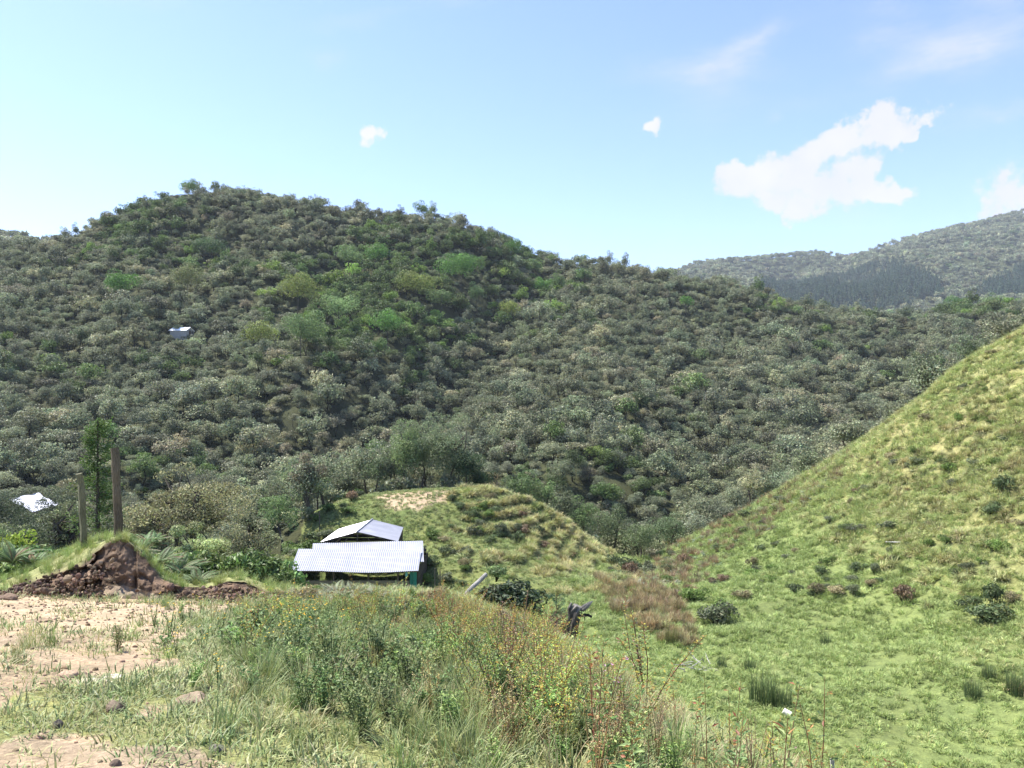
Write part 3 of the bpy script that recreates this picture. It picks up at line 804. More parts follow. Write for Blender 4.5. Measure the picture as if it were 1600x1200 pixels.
def corrugated(mb, p00, p10, p01, p11, waves, amp=0.015, th=0.012, sag=0.0, seed=0, nv=12):
    """p00-p10 is the eave, p01-p11 the ridge; waves run up the slope"""
    p00, p10, p01, p11 = [np.asarray(p, float) for p in (p00, p10, p01, p11)]
    nu = waves * 6 + 1
    U, V = np.meshgrid(np.linspace(0, 1, nu), np.linspace(0, 1, nv))
    Pt = (p00 * (1 - U[..., None]) + p10 * U[..., None]) * (1 - V[..., None]) + (p01 * (1 - U[..., None]) + p11 * U[..., None]) * V[..., None]
    off = amp * np.sin(U * waves * 2 * PI) - sag * np.sin(np.clip((U - 0.25) / 0.75, 0, 1) * PI) * (1 - V) + 0.025 * fbm(U * 7, V * 3, seed, 3)
    top = Pt.copy(); top[..., 2] += off
    bot = top.copy(); bot[..., 2] -= th
    i = np.arange(nv - 1)[:, None]; j = np.arange(nu - 1)[None, :]
    q = np.stack([i * nu + j, i * nu + j + 1, (i + 1) * nu + j + 1, (i + 1) * nu + j], -1).reshape(-1, 4)
    n = nu * nv; jj = np.arange(nu - 1); ii = np.arange(nv - 1)
    e1 = np.stack([jj, jj + n, jj + 1 + n, jj + 1], 1); b = (nv - 1) * nu
    e2 = np.stack([b + jj, b + jj + 1, b + jj + 1 + n, b + jj + n], 1)
    e3 = np.stack([ii * nu, (ii + 1) * nu, (ii + 1) * nu + n, ii * nu + n], 1); l = nu - 1
    e4 = np.stack([ii * nu + l, ii * nu + l + n, (ii + 1) * nu + l + n, (ii + 1) * nu + l], 1)
    mb.add(np.concatenate([top.reshape(-1, 3), bot.reshape(-1, 3)]), np.concatenate([q, q[:, ::-1] + n, e1, e2, e3, e4]))

SO = np.array([-9.3, 48.0, -13.1])
def S(*p): return np.asarray(p, float) - SO
def Q(u, v, d): return np.array(P(u, v, d)) - SO
shed = link(bpy.data.objects.new('shed', None)); shed.location = SO
tag(shed, 'open cattle shed with corrugated metal roofs and turquoise corner boards below the knoll', 'shed')
mb = MB(); corrugated(mb, Q(452.9, 892, 45), Q(653.6, 891.6, 45), Q(466.4, 857.6, 48.0), Q(658, 859.2, 48.0), 62, sag=0.10, seed=1); mb.build('front_roof', METAL, shed, smooth=False)
mb = MB(); corrugated(mb, Q(487, 874, 46.9), Q(662.2, 877.5, 46.5), Q(489, 849, 50.1), Q(660.8, 844.9, 50.1), 54, seed=2); mb.build('lean_to_roof', METAL, shed)
mb = MB()
pk0 = Q(558, 830.8, 50.5); pk1 = Q(581.9, 811.5, 55.1)
corrugated(mb, Q(501, 846.8, 50.5), Q(529, 826.5, 55.3), pk0, pk1, 36, seed=3)
gr_ = mb.build('gable_roof', METAL, shed)
mb = MB(); corrugated(mb, Q(622, 845.8, 50.3), Q(630.3, 823.8, 55.4), pk0 + [0, 0, .002], pk1 + [0, 0, .002], 36, amp=0.012, seed=4); mb.build('gable_roof', METAL, shed)
mb = MB(); mb.tube([pk0 + [0, -.02, .02], pk1 + [0, .02, .02]], 0.06, 8); mb.build('ridge_cap', METAL, gr_)
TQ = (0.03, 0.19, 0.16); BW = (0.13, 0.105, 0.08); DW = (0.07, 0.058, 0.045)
def plank_wall(name, a, b, z0, z1, col, n, mat=WOOD, th=0.025, vertical=False, seed=0):
    """boards between plan points a and b"""
    r_ = np.random.default_rng(seed); mb = MB(); a = np.asarray(a, float); b = np.asarray(b, float)
    L = np.linalg.norm(b - a); dx, dy = (b - a) / L
    R = [[dx, -dy, 0], [dy, dx, 0], [0, 0, 1]]
    for k in range(n):
        c = np.asarray(col) * r_.uniform(0.75, 1.25)
        if vertical:
            t = (k + .5) / n; mb.box((*(a + (b - a) * t), (z0 + z1) / 2 + r_.normal(0, .01)), (L / n / 2 * .94, th / 2, (z1 - z0) / 2), c, R)
        else:
            z = z0 + (z1 - z0) * (k + .5) / n; mb.box((*((a + b) / 2), z), (L / 2, th / 2 * r_.uniform(.8, 1.2), (z1 - z0) / n / 2 * .9), c, R)
    return mb.build(name, mat, shed)
ax0, ax1 = -12.75 - SO[0], -5.62 - SO[0]; fy = 45.35 - SO[1]
plank_wall('corner_board', (ax0, fy), (ax0 + .42, fy), -0.1, 2.02, TQ, 2, PAINT, vertical=True, seed=1)
plank_wall('corner_board', (ax1 - .42, fy), (ax1, fy), -0.1, 2.02, TQ, 2, PAINT, vertical=True, seed=2)
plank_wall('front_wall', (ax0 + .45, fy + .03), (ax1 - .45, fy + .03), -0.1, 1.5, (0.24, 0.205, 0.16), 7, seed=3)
for k, x in enumerate((ax0 + 2.2, ax0 + 4.25, ax0 + 6.0)):
    mb = MB(); mb.box((x, fy + .1, 1.0), (.05, .05, 1.08), BW); mb.build('post', WOOD, shed)
mb = MB(); mb.box(((ax0 + ax1) / 2, fy + .02, 2.05), (3.6, .04, .05), BW); mb.build('beam', WOOD, shed)
mb = MB(); mb.box((ax1 - .62, fy + .06, 1.85), (.07, .01, .13), (0.2, 0.5, 0.55)); mb.build('hanging_panel', PAINT, shed)
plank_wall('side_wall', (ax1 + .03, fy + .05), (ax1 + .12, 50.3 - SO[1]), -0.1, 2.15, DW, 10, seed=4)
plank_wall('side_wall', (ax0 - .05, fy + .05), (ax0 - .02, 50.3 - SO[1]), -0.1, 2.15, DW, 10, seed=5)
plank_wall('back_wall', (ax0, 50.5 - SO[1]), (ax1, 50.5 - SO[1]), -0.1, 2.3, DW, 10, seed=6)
for k, x in enumerate((ax0 + .1, ax0 + 1.9, ax0 + 3.7, ax0 + 5.4, ax1 - .05)):
    mb = MB(); mb.tube([(x, fy + .15, 2.0), (x + .03, 49.9 - SO[1], 2.55)], 0.045, 6, BW); mb.build('rafter', WOOD, shed)
# gable end truss
e0, e1 = Q(505, 848, 50.6), Q(616, 848, 50.6)
mb = MB()
mb.tube([e0, e1], 0.04, 6, BW); kp = pk0 + [0, .1, -.05]
mb.tube([kp, [kp[0], kp[1], e0[2] - .05]], 0.04, 6, BW); mb.tube([e0 + [0, .05, 0], kp], 0.035, 6, BW); mb.tube([e1 + [0, .05, 0], kp], 0.035, 6, BW)
mb.tube([(kp[0] - .9, kp[1], e0[2]), (kp[0] - .55, kp[1], e0[2] + .42)], .025, 5, BW); mb.tube([(kp[0] + .9, kp[1], e0[2]), (kp[0] + .6, kp[1], e0[2] + .42)], .025, 5, BW)
mb.build('truss', WOOD, shed)
gx0, gx1, gyb = e0[0] + .15, e1[0] - .1, 55.2 - SO[1]
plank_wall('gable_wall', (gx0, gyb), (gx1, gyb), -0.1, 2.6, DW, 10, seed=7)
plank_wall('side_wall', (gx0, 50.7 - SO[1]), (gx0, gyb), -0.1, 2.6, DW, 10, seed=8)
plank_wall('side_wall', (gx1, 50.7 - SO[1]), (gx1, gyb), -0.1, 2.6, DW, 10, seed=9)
bpy.context.view_layer.update()

# small white roofs on the slopes
def small_house(name, p, w, l, h, rise, rz, label, roofc=(0.8, 0.8, 0.82), wallc=(0.35, 0.33, 0.3), tiles=0):
    e = link(bpy.data.objects.new(name, None)); e.location = p; e.rotation_euler = (0, 0, rz); tag(e, label, 'house')
    mb = MB(); mb.box((0, 0, h / 2 - .3), (w / 2, l / 2, h / 2 + .3), wallc)
    mb.add([(-w/2, -l/2, h), (w/2, -l/2, h), (0, -l/2, h + rise), (-w/2, l/2, h), (w/2, l/2, h), (0, l/2, h + rise)], None, [(0, 1, 2), (4, 3, 5)], wallc)
    mb.build('wall', PAINT, e)
    for sx in (-1, 1):
        mb = MB(); corrugated(mb, (sx * (w / 2 + .3), -sx * -l * .55, h - .12), (sx * (w / 2 + .3), sx * -l * .55, h - .12), (0, -sx * -l * .55, h + rise + .05), (0, sx * -l * .55, h + rise + .05), 24, amp=.03, th=.03); mb.build('roof', PAINT, e)
    mb = MB(); mb.box((0, -l / 2 - .02, 1.0), (.45, .02, 1.0), (0.08, 0.06, 0.04)); mb.build('door', WOOD, e)
    mb = MB(); mb.box((w / 4 + .2, -l / 2 - .02, 1.5), (.35, .02, .35), (0.03, 0.035, 0.04)); mb.build('window', PAINT, e)
    return e
small_house('farmhouse', (ROOF2[0], ROOF2[1], ROOF2[2] - .1), 3.6, 4.6, 2.0, .8, 1.45, 'small white-roofed house half hidden among the trees of the hillside')
fp = P(1560, 419, 1330)
small_house('farmhouse', (fp[0], fp[1], fp[2] - 2), 9, 14, 7, 3, 1.3, 'tiny white-roofed house high on the far mountain')

# white plastic greenhouse roof seen through the leaves
gp = P(38, 790, 60)
gh = link(bpy.data.objects.new('greenhouse', None)); gh.location = (gp[0], gp[1], H1(gp[0], gp[1])); tag(gh, 'tent-shaped white plastic roof glimpsed through the leaves beside the short post', 'greenhouse')
zt = P(38, 793, 60)[2] - gh.location.z
for sx, ww in ((-1, 1.9), (1, 1.7)):
    mb = MB(); nn = 12
    U, V = np.meshgrid(np.linspace(0, 1, nn), np.linspace(0, 1, nn))
    X_ = sx * ww * U; Y_ = (V - .5) * 3.6; Z_ = zt + .9 - U * .95 + 0.22 * fbm(U * 4 + sx, V * 5, 12, 3)
    i = np.arange(nn - 1)[:, None]; j = np.arange(nn - 1)[None, :]
    q = np.stack([i * nn + j, i * nn + j + 1, (i + 1) * nn + j + 1, (i + 1) * nn + j], -1).reshape(-1, 4)
    mb.add(np.stack([X_, Y_, Z_], -1).reshape(-1, 3), q, None, (0.82, 0.82, 0.86)); mb.add(np.stack([X_, Y_, Z_ - .02], -1).reshape(-1, 3), q[:, ::-1], None, (0.82, 0.82, 0.86)); mb.build('plastic_sheet', PLASTIC, gh, smooth=True)
for x_ in (-1.8, 1.8):
    for y_ in (-1.7, 1.7):
        mb = MB(); mb.tube([(x_, y_, -.3), (x_, y_, zt)], .05, 6, BW); mb.build('post', WOOD, gh)

# ------------------------------------------------------------------ earth bank with the posts
bx = np.linspace(-10.4, -3.7, 300); bt = np.linspace(0, 1, 130)
BX, BT = np.meshgrid(bx, bt)
hx = np.interp(BX, [-10.4,-9.4,-8.7,-8.1,-7.6,-7.25,-6.95,-6.6,-6.25,-5.9,-5.5,-5.1,-4.8,-4.4,-4.0,-3.7], [0,.14,.38,.72,1.04,1.15,1.16,.92,.42,.28,.24,.36,.38,.26,.12,-.05])
hf = np.interp(BX, [-10.4,-9.2,-8.8,-8.3,-7.7,-7.4,-7.15,-6.9,-6.6,-6.25,-5.9,-5.5,-5.1,-4.8,-4.4,-3.7], [0,0,.20,.36,.58,.84,1.04,1.08,.84,.38,.25,.20,.33,.34,.2,-.05])
tf = 0.48
yf = 13.35 + 0.25 * fbm(BX * 1.3, BX * 0 + 3, 61, 3) * 2
fr = np.clip(BT / tf, 0, 1); bk = np.clip((BT - tf) / (1 - tf), 0, 1)
Yb = yf + 0.55 * fr ** 1.4 + bk * 4.2
Zr = hf * fr + (hx - hf) * np.sin(np.clip(bk * 2.4, 0, 1) * PI / 2) - hx * sstep(0.35, 1, bk) * 1.15
onface = sstep(0.0, 0.15, BT) * (1 - sstep(tf * 0.93, tf * 1.1, BT))
clod = np.abs(fbm(BX * 3.2, fr * 3.2 * hx + 4, 66, 4)) * 3
rgh = np.where(BX < -7.3, 1.0, np.where(BX < -6.2, 0.35, 0.9))
Yb = Yb - onface * rgh * (0.42 * clod - 0.16) + onface * np.where((BX > -7.6) & (BX < -6.7), 0.10, 0) 
XB = BX * Yb / 13.7            # the bank runs back along the fence line
Zb = H(XB, Yb) - 0.05 + Zr + onface * rgh * 0.10 * fbm(BX * 5, BT * 20, 71, 3) + (1 - onface) * 0.05 * fbm(BX * 4, Yb * 4, 72, 3)
soil = onface[..., None]
cl = fbm(BX * 2.5, BT * 9, 74, 4)[..., None] * 2
sc1 = np.array([0.12, 0.08, 0.052]) * (1 + cl) + np.array([0.16, 0.12, 0.08]) * np.clip(clod[..., None] - 0.55, 0, 1)  # soil brown, darkened to put the shade on the face into its colour
gc = (OLIVE * 0.7 + STRAW * 0.3)
gcol = sc1 * soil + gc * (1 - soil)
gcol = np.where(((BT < 0.12))[..., None], TAN * 0.8, gcol)
nr_, nc_ = BX.shape
mb = MB(); i = np.arange(nr_ - 1)[:, None]; j = np.arange(nc_ - 1)[None, :]
q = np.stack([i * nc_ + j, i * nc_ + j + 1, (i + 1) * nc_ + j + 1, (i + 1) * nc_ + j], -1).reshape(-1, 4)
mb.add(np.stack([XB, Yb, Zb], -1).reshape(-1, 3), q, None, np.clip(gcol, .01, .8).reshape(-1, 3))
bank = mb.build('earth_bank', SOIL, smooth=False); bank['kind'] = 'structure'
def bank_z(x, y):
    m = (np.abs(BX - x) < 0.03) & (BT > tf)
    k = np.argmin(np.abs(Yb[m] - y)); return float(Zb[m][k])

def lump(mb, c, r, col, rng, flat=0.7, amp=0.35, n=9):
    """an irregular stone or clod"""
    th = np.linspace(0, PI, n); ph = np.linspace(0, 2 * PI, n * 2, endpoint=False)
    T_, P_ = np.meshgrid(th, ph, indexing='ij')
    d = np.stack([np.sin(T_) * np.cos(P_), np.sin(T_) * np.sin(P_), np.cos(T_)], -1)
    o = rng.uniform(0, 50, 3); k = 1.6
    nz = fbm((d[..., 0] + d[..., 2] * .7) * k + o[0], (d[..., 1] - d[..., 2] * .6) * k + o[1], 5, 3)
    rr = 1 + amp * 2 * nz
    V = d * rr[..., None] * np.asarray(r) * np.array([1, 1, flat]) + np.asarray(c)
    m = n * 2; i = np.arange(n - 1)[:, None]; j = np.arange(m)[None, :]
    q = np.stack([i * m + j, (i + 1) * m + j, (i + 1) * m + (j + 1) % m, i * m + (j + 1) % m], -1).reshape(-1, 4)
    mb.add(V.reshape(-1, 3), q, None, np.clip(np.asarray(col)[None] * (1 + nz.reshape(-1, 1) * .8), .01, .9))

# loose clods at the foot of the bank: countless
rngc = np.random.default_rng(12)
def clod_mesh(seed):
    r_ = np.random.default_rng(seed); mb = MB(); lump(mb, (0, 0, 0), 1.0, (1, 1, 1), r_, 0.7, 0.4, 7); return mb.mesh('clod', CLODM)
CLODM = mat_foliage('crumbs', trans=0.0, rough=0.95, spec=0.05)
CL = [clod_mesh(k) for k in range(6)]
n = 650
cx = rngc.choice([0, 1, 2], n, p=[.6, .25, .15]); x_ = np.where(cx == 0, rngc.uniform(-8.8, -7.0, n), np.where(cx == 1, rngc.uniform(-5.7, -4.2, n), rngc.uniform(-9, -3.8, n)))
t_ = rngc.beta(1.2, 1.6, n); hh_ = np.interp(x_, bx, hf[0]); y_ = 13.2 + t_ * 0.45 - rngc.exponential(0.12, n)
z_ = H(x_, y_) + hh_ * t_ * rngc.uniform(0.5, 1.0, n)
tt_ = np.array([0.14, 0.10, 0.07])[None] * rngc.uniform(0.4, 2.4, (n, 1)) * (1 + rngc.normal(0, .05, (n, 3)))
scatter('dirt_clods', CL, np.stack([x_, y_, z_], 1), rngc.uniform(0, 6, n), rngc.gamma(1.5, 0.011, n) + 0.008, rngc.integers(0, 6, n), tt_, 'loose brown clods of earth fallen along the bank', 'clods', tilt=1.0)
# crumbs on the bare soil
n = 5200
x_ = rngc.uniform(-12, 0.5, n); y_ = np.sqrt(rngc.uniform(2.5 ** 2, 14 ** 2, n)); k = (dirtmask(x_, y_) > .5) | (rngc.random(n) < .12); x_, y_ = x_[k], y_[k]; n = len(x_)
tt_ = np.array([0.33, 0.24, 0.16])[None] * rngc.uniform(0.45, 1.35, (n, 1)) * (1 + rngc.normal(0, .05, (n, 3)))
scatter('dirt_crumbs', CL, np.stack([x_, y_, H(x_, y_)], 1), rngc.uniform(0, 6, n), np.minimum(rngc.gamma(1.6, 0.007, n) + 0.005, .028), rngc.integers(0, 6, n), tt_, 'small clods and stones littering the bare soil', 'clods', tilt=1.0)

def post(name, top, bot, r, col, label, cat='post', seed=0, sides=10, topcol=None, taper=1.0, group=None):
    r_ = np.random.default_rng(seed); top = np.asarray(top, float); bot = np.asarray(bot, float)
    n = 9; t = np.linspace(0, 1, n)[:, None]; pts = (bot - bot) + (top - bot) * t + r_.normal(0, r * .10, (n, 3)) * np.array([1, 1, 0])
    cols = np.asarray(col)[None] * r_.uniform(.75, 1.25, (n, 1)); 
    if topcol is not None: cols[-1] = topcol
    mb = MB(); mb.tube(pts, r * (1 + (taper - 1) * t[:, 0]) * r_.uniform(.92, 1.06, n), sides, cols, wob=0.10, rng=r_)
    o = mb.build(name, WOOD); o.location = bot; tag(o, label, cat, group); return o
a = P(125.5, 740, 15); b = P(132, 836, 15)
post('fence_post', a, (b[0], b[1], b[2] - .3), .075, (0.17, 0.165, 0.10), 'short squared grey-green fence post on the grassy top of the dirt bank', 'fence post', 1, sides=4, taper=0.9)
a = P(179.5, 700, 14.6); b = P(187, 828, 14.4)
post('fence_post', a, (b[0], b[1], b[2] - .3), .078, (0.14, 0.115, 0.075), 'tall round fence post standing at the crumbling tip of the dirt bank', 'fence post', 2, sides=9)
a = P(760, 897, 20.0); b = P(717, 934, 19.3)
post('leaning_post', a, (b[0] - .2, b[1], b[2] - .25), .055, (0.36, 0.34, 0.31), 'pale fallen post leaning steeply out of the weeds right of the shed', 'post', 3, taper=1.0)
for (u, v0, v1, d, nm) in ((679.5, 888, 912, 44.5, 'thin dark stake nearest the right corner of the shed'), (687.5, 892, 912, 43.5, 'thin stake second to the right of the shed corner'),
                           (452.3, 879, 908, 44.6, 'thin grey stake at the left eave of the shed'), (668, 771, 784, 62, 'short stake at the right edge of the knoll clearing'),
                           (499, 801, 826, 58, 'thin bare stake on the slope left of the gable roof')):
    a = P(u, v0, d); b = P(u + 1, v1, d)
    post('stake', a, (b[0], b[1], min(b[2], H1(b[0], b[1])) - .2), .035, (0.13, 0.115, 0.09), nm, 'stake', 5, sides=6)

# the broken stump
st = link(bpy.data.objects.new('broken_stump', None)); sb = np.array(P(897, 1030, 14.0)); st.location = sb; tag(st, 'dark weathered stump with a splintered pale arm, at the edge of the drop', 'stump')
r_ = np.random.default_rng(5)
def q14(u, v, d=14.0): return np.array(P(u, v, d)) - sb
mb = MB()
cs_ = np.array([(.06, .05, .038), (.08, .066, .05), (.075, .066, .055), (.12, .108, .09), (.26, .24, .21)])
mb.tube([q14(897, 1040), q14(894.5, 1005), q14(895.5, 975), q14(898, 955), q14(902, 946)], [.085, .07, .09, .105, .075], 11, cs_, wob=.32, rng=r_)
mb.tube([q14(893, 968), q14(890, 950), q14(893, 942)], [.05, .045, .015], 7, cs_[[0, 2, 4]], wob=.25, rng=r_)
mb.build('trunk', WOOD, st)
mb = MB(); mb.tube([q14(902, 962), q14(908, 953), q14(917, 946), q14(926, 939.5)], [.055, .052, .045, .012], 7, np.array([(.05, .045, .04), (.14, .13, .11), (.26, .24, .21), (.36, .34, .30)]), wob=.25, rng=r_)
mb.tube([q14(903, 957), q14(912, 947), q14(922, 940)], [.05, .035, .01], 5, (.24, .22, .2), wob=.2, rng=r_); mb.build('splintered_arm', WOOD, st)
mb = MB(); mb.tube([q14(902, 958), q14(911, 961), q14(919, 961), q14(924.5, 964)], [.04, .035, .03, .022], 6, (.045, .04, .035), wob=.25, rng=r_); mb.tube([q14(913, 961), q14(914, 970)], [.012, .006], 4, (.05, .045, .04)); mb.build('snag', WOOD, st)

# stones
def stone(u, v, rx, ry, rz, col, label, d=None, cat='stone', name='stone', seed=0, amp=.3, sink=.35):
    p = hit(u, v) if d is None else P(u, v, d)
    r_ = np.random.default_rng(seed); mb = MB(); lump(mb, (0, 0, rz * (1 - 2 * sink)), (rx, ry, rz), col, r_, 1.0, amp, 16)
    o = mb.build(name, ROCK, smooth=False); o.location = p; o.rotation_euler = (0, 0, r_.uniform(-.3, .3)); tag(o, label, cat); return o
stone(105, 1058, .075, .05, .035, (0.42, 0.3, 0.2), 'rounded pinkish-brown stone lying on the bare dirt', seed=1)
stone(147, 1072, .14, .06, .03, (0.5, 0.44, 0.33), 'long flat pale stone at the edge of the grass patch', seed=2)
stone(178, 1060, .07, .05, .02, (0.52, 0.47, 0.38), 'thin pale flake of stone on the dirt above the grass patch', seed=22)
stone(92, 1140, .03, .028, .03, (0.10, 0.09, 0.075), 'small dark angular stone on the dirt track', seed=3)
stone(183, 1114, .06, .05, .045, (0.17, 0.13, 0.09), 'brown clod of earth in the short grass', cat='clod', name='earth_clod', seed=4, amp=.5)
stone(302, 1100, .09, .07, .035, (0.25, 0.19, 0.13), 'crumbly little heap of soil in the grass', cat='soil heap', name='soil_heap', seed=5, amp=.6)
stone(340, 1178, .05, .03, .02, (0.12, 0.11, 0.09), 'flat dark pebble at the front of the bare patch', seed=15)
stone(12, 937, .14, .1, .06, (0.16, 0.11, 0.075), 'brown clod lying below the left end of the bank', cat='clod', name='earth_clod', seed=6, amp=.5)
stone(60, 972, .16, .09, .03, (0.28, 0.2, 0.13), 'flat brown clod pressed into the dirt track', cat='clod', name='earth_clod', seed=8, amp=.5)
stone(582, 968, .22, .18, .16, (0.12, 0.085, 0.06), 'dark crumbling clod among the weeds in front of the shed', cat='clod', name='earth_clod', seed=7, amp=.6)
# tub, branches, pegs
tp = hit(1229, 1121, 10); mb = MB()
an = np.linspace(0, 2 * PI, 25)[:-1]
for r0, r1, x0, x1, flip in ((.12, .15, 0, .30, 0), (.14, .112, .30, .01, 0)):
    V = np.concatenate([np.stack([np.full(24, x0), np.cos(an) * r0, np.sin(an) * r0], 1), np.stack([np.full(24, x1), np.cos(an) * r1, np.sin(an) * r1], 1)])
    mb.add(V, [(k, (k + 1) % 24, 24 + (k + 1) % 24, 24 + k) for k in range(24)], None, (.8, .76, .66))
mb.add(np.concatenate([np.stack([np.zeros(24), np.cos(an) * .12, np.sin(an) * .12], 1), [[0, 0, 0]]]), None, [(24, (k + 1) % 24, k) for k in range(24)], (.8, .76, .66))
mb.add(np.concatenate([np.stack([np.full(24, .30), np.cos(an) * .15, np.sin(an) * .15], 1), np.stack([np.full(24, .30), np.cos(an) * .14, np.sin(an) * .14], 1)]), [(k, (k + 1) % 24, 24 + (k + 1) % 24, 24 + k) for k in range(24)], None, (.8, .76, .66))
o = mb.build('plastic_tub', PLASTIC, smooth=False); o.location = (tp[0] - .1, tp[1], tp[2] + .2); o.scale = (.75, .75, .75); o.rotation_euler = (0, math.radians(28), math.radians(-25)); tag(o, 'cream white plastic tub tipped on its side below the rush tuft', 'tub')
bp = hit(1092, 1044, 10); mb = MB(); r_ = np.random.default_rng(8)
for k in range(16):
    a = np.array([r_.normal(0, .35), r_.normal(0, .25), .06]); dr = np.array([r_.normal(0, 1), r_.normal(0, .6), abs(r_.normal(.04, .14))]); dr /= np.linalg.norm(dr)
    mb.tube([a, a + dr * .25 + r_.normal(0, .03, 3), a + dr * r_.uniform(.4, .75)], [.026, .018, .006], 5, (.42, .40, .36))
o = mb.build('dead_branch', WOOD); o.location = bp; tag(o, 'bleached grey dead branches lying in the meadow hollow', 'branches')
p0 = np.array(P(1300, 1186, 4.6)); 
post('cut_stick', p0, p0 + np.array([.02, 0, -.7]), .012, (.6, .57, .5), 'whitish cut stick poking up at the bottom edge of the view among the weeds', 'stick', 9, sides=6)
p0 = np.array(hit(1384, 857, 20)); p1 = np.array(hit(1408, 857, 20)); mb = MB(); mb.tube([p0 - p0 + [0, 0, .25], p1 - p0 + [0, 0, .28]], .022, 6, (.75, .72, .65)); o = mb.build('pole', WOOD); o.location = p0; tag(o, 'thin pale pole lying level on the right grassy slope', 'pole')

# ------------------------------------------------------------------ herbs and grass
def tuft(seed, n, L, rad, wd, col, tip, lean=(0.1, 0.8)):
    r_ = np.random.default_rng(seed); mb = MB()
    a = r_.uniform(0, 6.28, n); q = rad * np.sqrt(r_.uniform(0, 1, n))
    base = np.stack([np.cos(a) * q, np.sin(a) * q, np.full(n, -0.02)], 1)
    mb.blades(base, a + r_.normal(0, .9, n), L * r_.uniform(.45, 1.15, n), r_.uniform(*lean, n), wd * r_.uniform(.7, 1.3, n), vary(r_, n, col, .16, .07), np.clip(vary(r_, n, tip, .16, .07), 0, 1))
    return mb.mesh('tuft', FOL)
gG = (0.185, 0.235, 0.085); gL = (0.275, 0.325, 0.13); gS = (0.42, 0.39, 0.2); gO = (0.255, 0.30, 0.115)
SHORT = [tuft(10 + k, 40, .075, .10, .0055, [gG, gO, gG, gG, gO, gS][k], [gL, gS, gO, gO, gS, gO][k], (.2, 1.2)) for k in range(6)]
TALL = [tuft(20 + k, 60, .42, .10, .007, [gG, gG, gO, gG][k], [gL, gL, gS, gO][k], (.05, .7)) for k in range(4)]
DRYT = [tuft(30 + k, 45, .34, .12, .004, gS, (0.5, 0.38, 0.24), (.02, .5)) for k in range(3)]
def herb(seed, nst, h, leaf, cols, p, per=16, spread=.35, stemc=(.16, .11, .06), sl=.9, flower=None, fcol=None, fn=0, fs=.012, bare=0.1, asp=.42):
    """a leafy herb: stems with leaves up their length and, where given, flower heads"""
    r_ = np.random.default_rng(seed); ms, ml, mf = MB(), MB(), MB(); cols = np.asarray(cols, float)
    for s_ in range(nst):
        a = r_.uniform(0, 6.28); le = r_.uniform(.05, spread); hh = h * r_.uniform(.6, 1.1)
        top = np.array([math.cos(a) * le * hh, math.sin(a) * le * hh, hh]); mid = top * .5 + np.array([0, 0, hh * .06]) + r_.normal(0, .02, 3)
        pts = np.array([[0, 0, -.03], mid, top])
        ms.tube(pts, [.006 * sl, .0045 * sl, .002], 4, stemc, cap=False)
        n = per; t = r_.uniform(bare, 1, n)[:, None]
        pos = np.where(t < .5, pts[0] * (1 - 2 * t) + mid * 2 * t, mid * (2 - 2 * t) + top * (2 * t - 1))
        b = r_.uniform(0, 6.28, n); ax = np.stack([np.cos(b), np.sin(b), r_.uniform(-.1, .9, n)], 1)
        # short side shoots carry the leaves outwards
        pos = pos + ax * (h * .10) * r_.uniform(0, 1, (n, 1)) * (1.1 - t)
        ml.leaves(pos, ax, r_.normal(0, .45, (n, 3)) + [0, 0, 1], leaf * r_.uniform(.6, 1.25, n), leaf * asp * r_.uniform(.8, 1.2, n), cols[r_.choice(len(cols), n, p=p)] * r_.uniform(.75, 1.25, (n, 1)))
        for k in range(fn):
            c = top + r_.normal(0, .025, 3) * h * 1.5; m = 8; b = np.arange(m) / m * 6.28
            ax = np.stack([np.cos(b), np.sin(b), np.full(m, .35)], 1)
            mf.leaves(np.repeat(c[None], m, 0), ax, np.tile([0, 0, 1.], (m, 1)), fs, fs * .7, np.asarray(fcol) * r_.uniform(.85, 1.1, (m, 1)))
    return ms, ml, mf
def merge(parts):
    mb = MB()
    for s in parts:
        if not s.V: continue
        off = mb.n
        mb.V += s.V; mb.Cc += s.Cc; mb.Fq += [f + off for f in s.Fq]; mb.Ft += [f + off for f in s.Ft]; mb.n += s.n
    return mb
cG = (.15, .215, .07); cY = (.38, .33, .06); cOr = (.36, .19, .06); cR = (.26, .10, .055); cB = (.2, .12, .07); cP = (.40, .26, .2); cD = (.10, .17, .055); cLt = (.27, .33, .13)
RUSTH = [herb(500 + k, 7 + k % 3, .95, .034, [cG, cY, cOr, cR, cLt, cP], [.30, .24, .13, .05, .2, .08], per=95, stemc=(.2, .1, .06), spread=.75) for k in range(5)]
GREENH = [herb(520 + k, 9, .5, .044, [cG, cLt, cD], [.45, .3, .25], per=44, stemc=(.1, .14, .05), spread=.6) for k in range(4)]
DARKH = [herb(530 + k, 10, .28, .05, [cD, cG, cLt], [.45, .4, .15], per=20, stemc=(.1, .1, .05), spread=1.1, asp=.65) for k in range(3)]
YELH = [herb(540 + k, 5, .42, .03, [cG, cLt], [.6, .4], per=12, stemc=(.12, .16, .06), fn=2, fs=.013, fcol=(.85, .55, .03), spread=.4, bare=.05) for k in range(3)]
PINKH = [herb(550 + k, 4, .8, .04, [cG, cY, cP], [.5, .2, .3], per=26, stemc=(.18, .09, .06), fn=5, fs=.02, fcol=(.62, .3, .55), spread=.35) for k in range(2)]
DRYH = [herb(560 + k, 8, .75, .02, [cP, cB, (.42, .33, .2), cR], [.4, .2, .3, .1], per=40, stemc=(.26, .17, .1), spread=.35, bare=.35) for k in range(4)]
TALLW = [herb(570 + k, 2, 1.15, .085, [cG, cLt, cOr, cR], [.5, .3, .12, .08], per=40, stemc=(.26, .11, .06), spread=.2, sl=1.0, asp=.32, bare=.05) for k in range(4)]

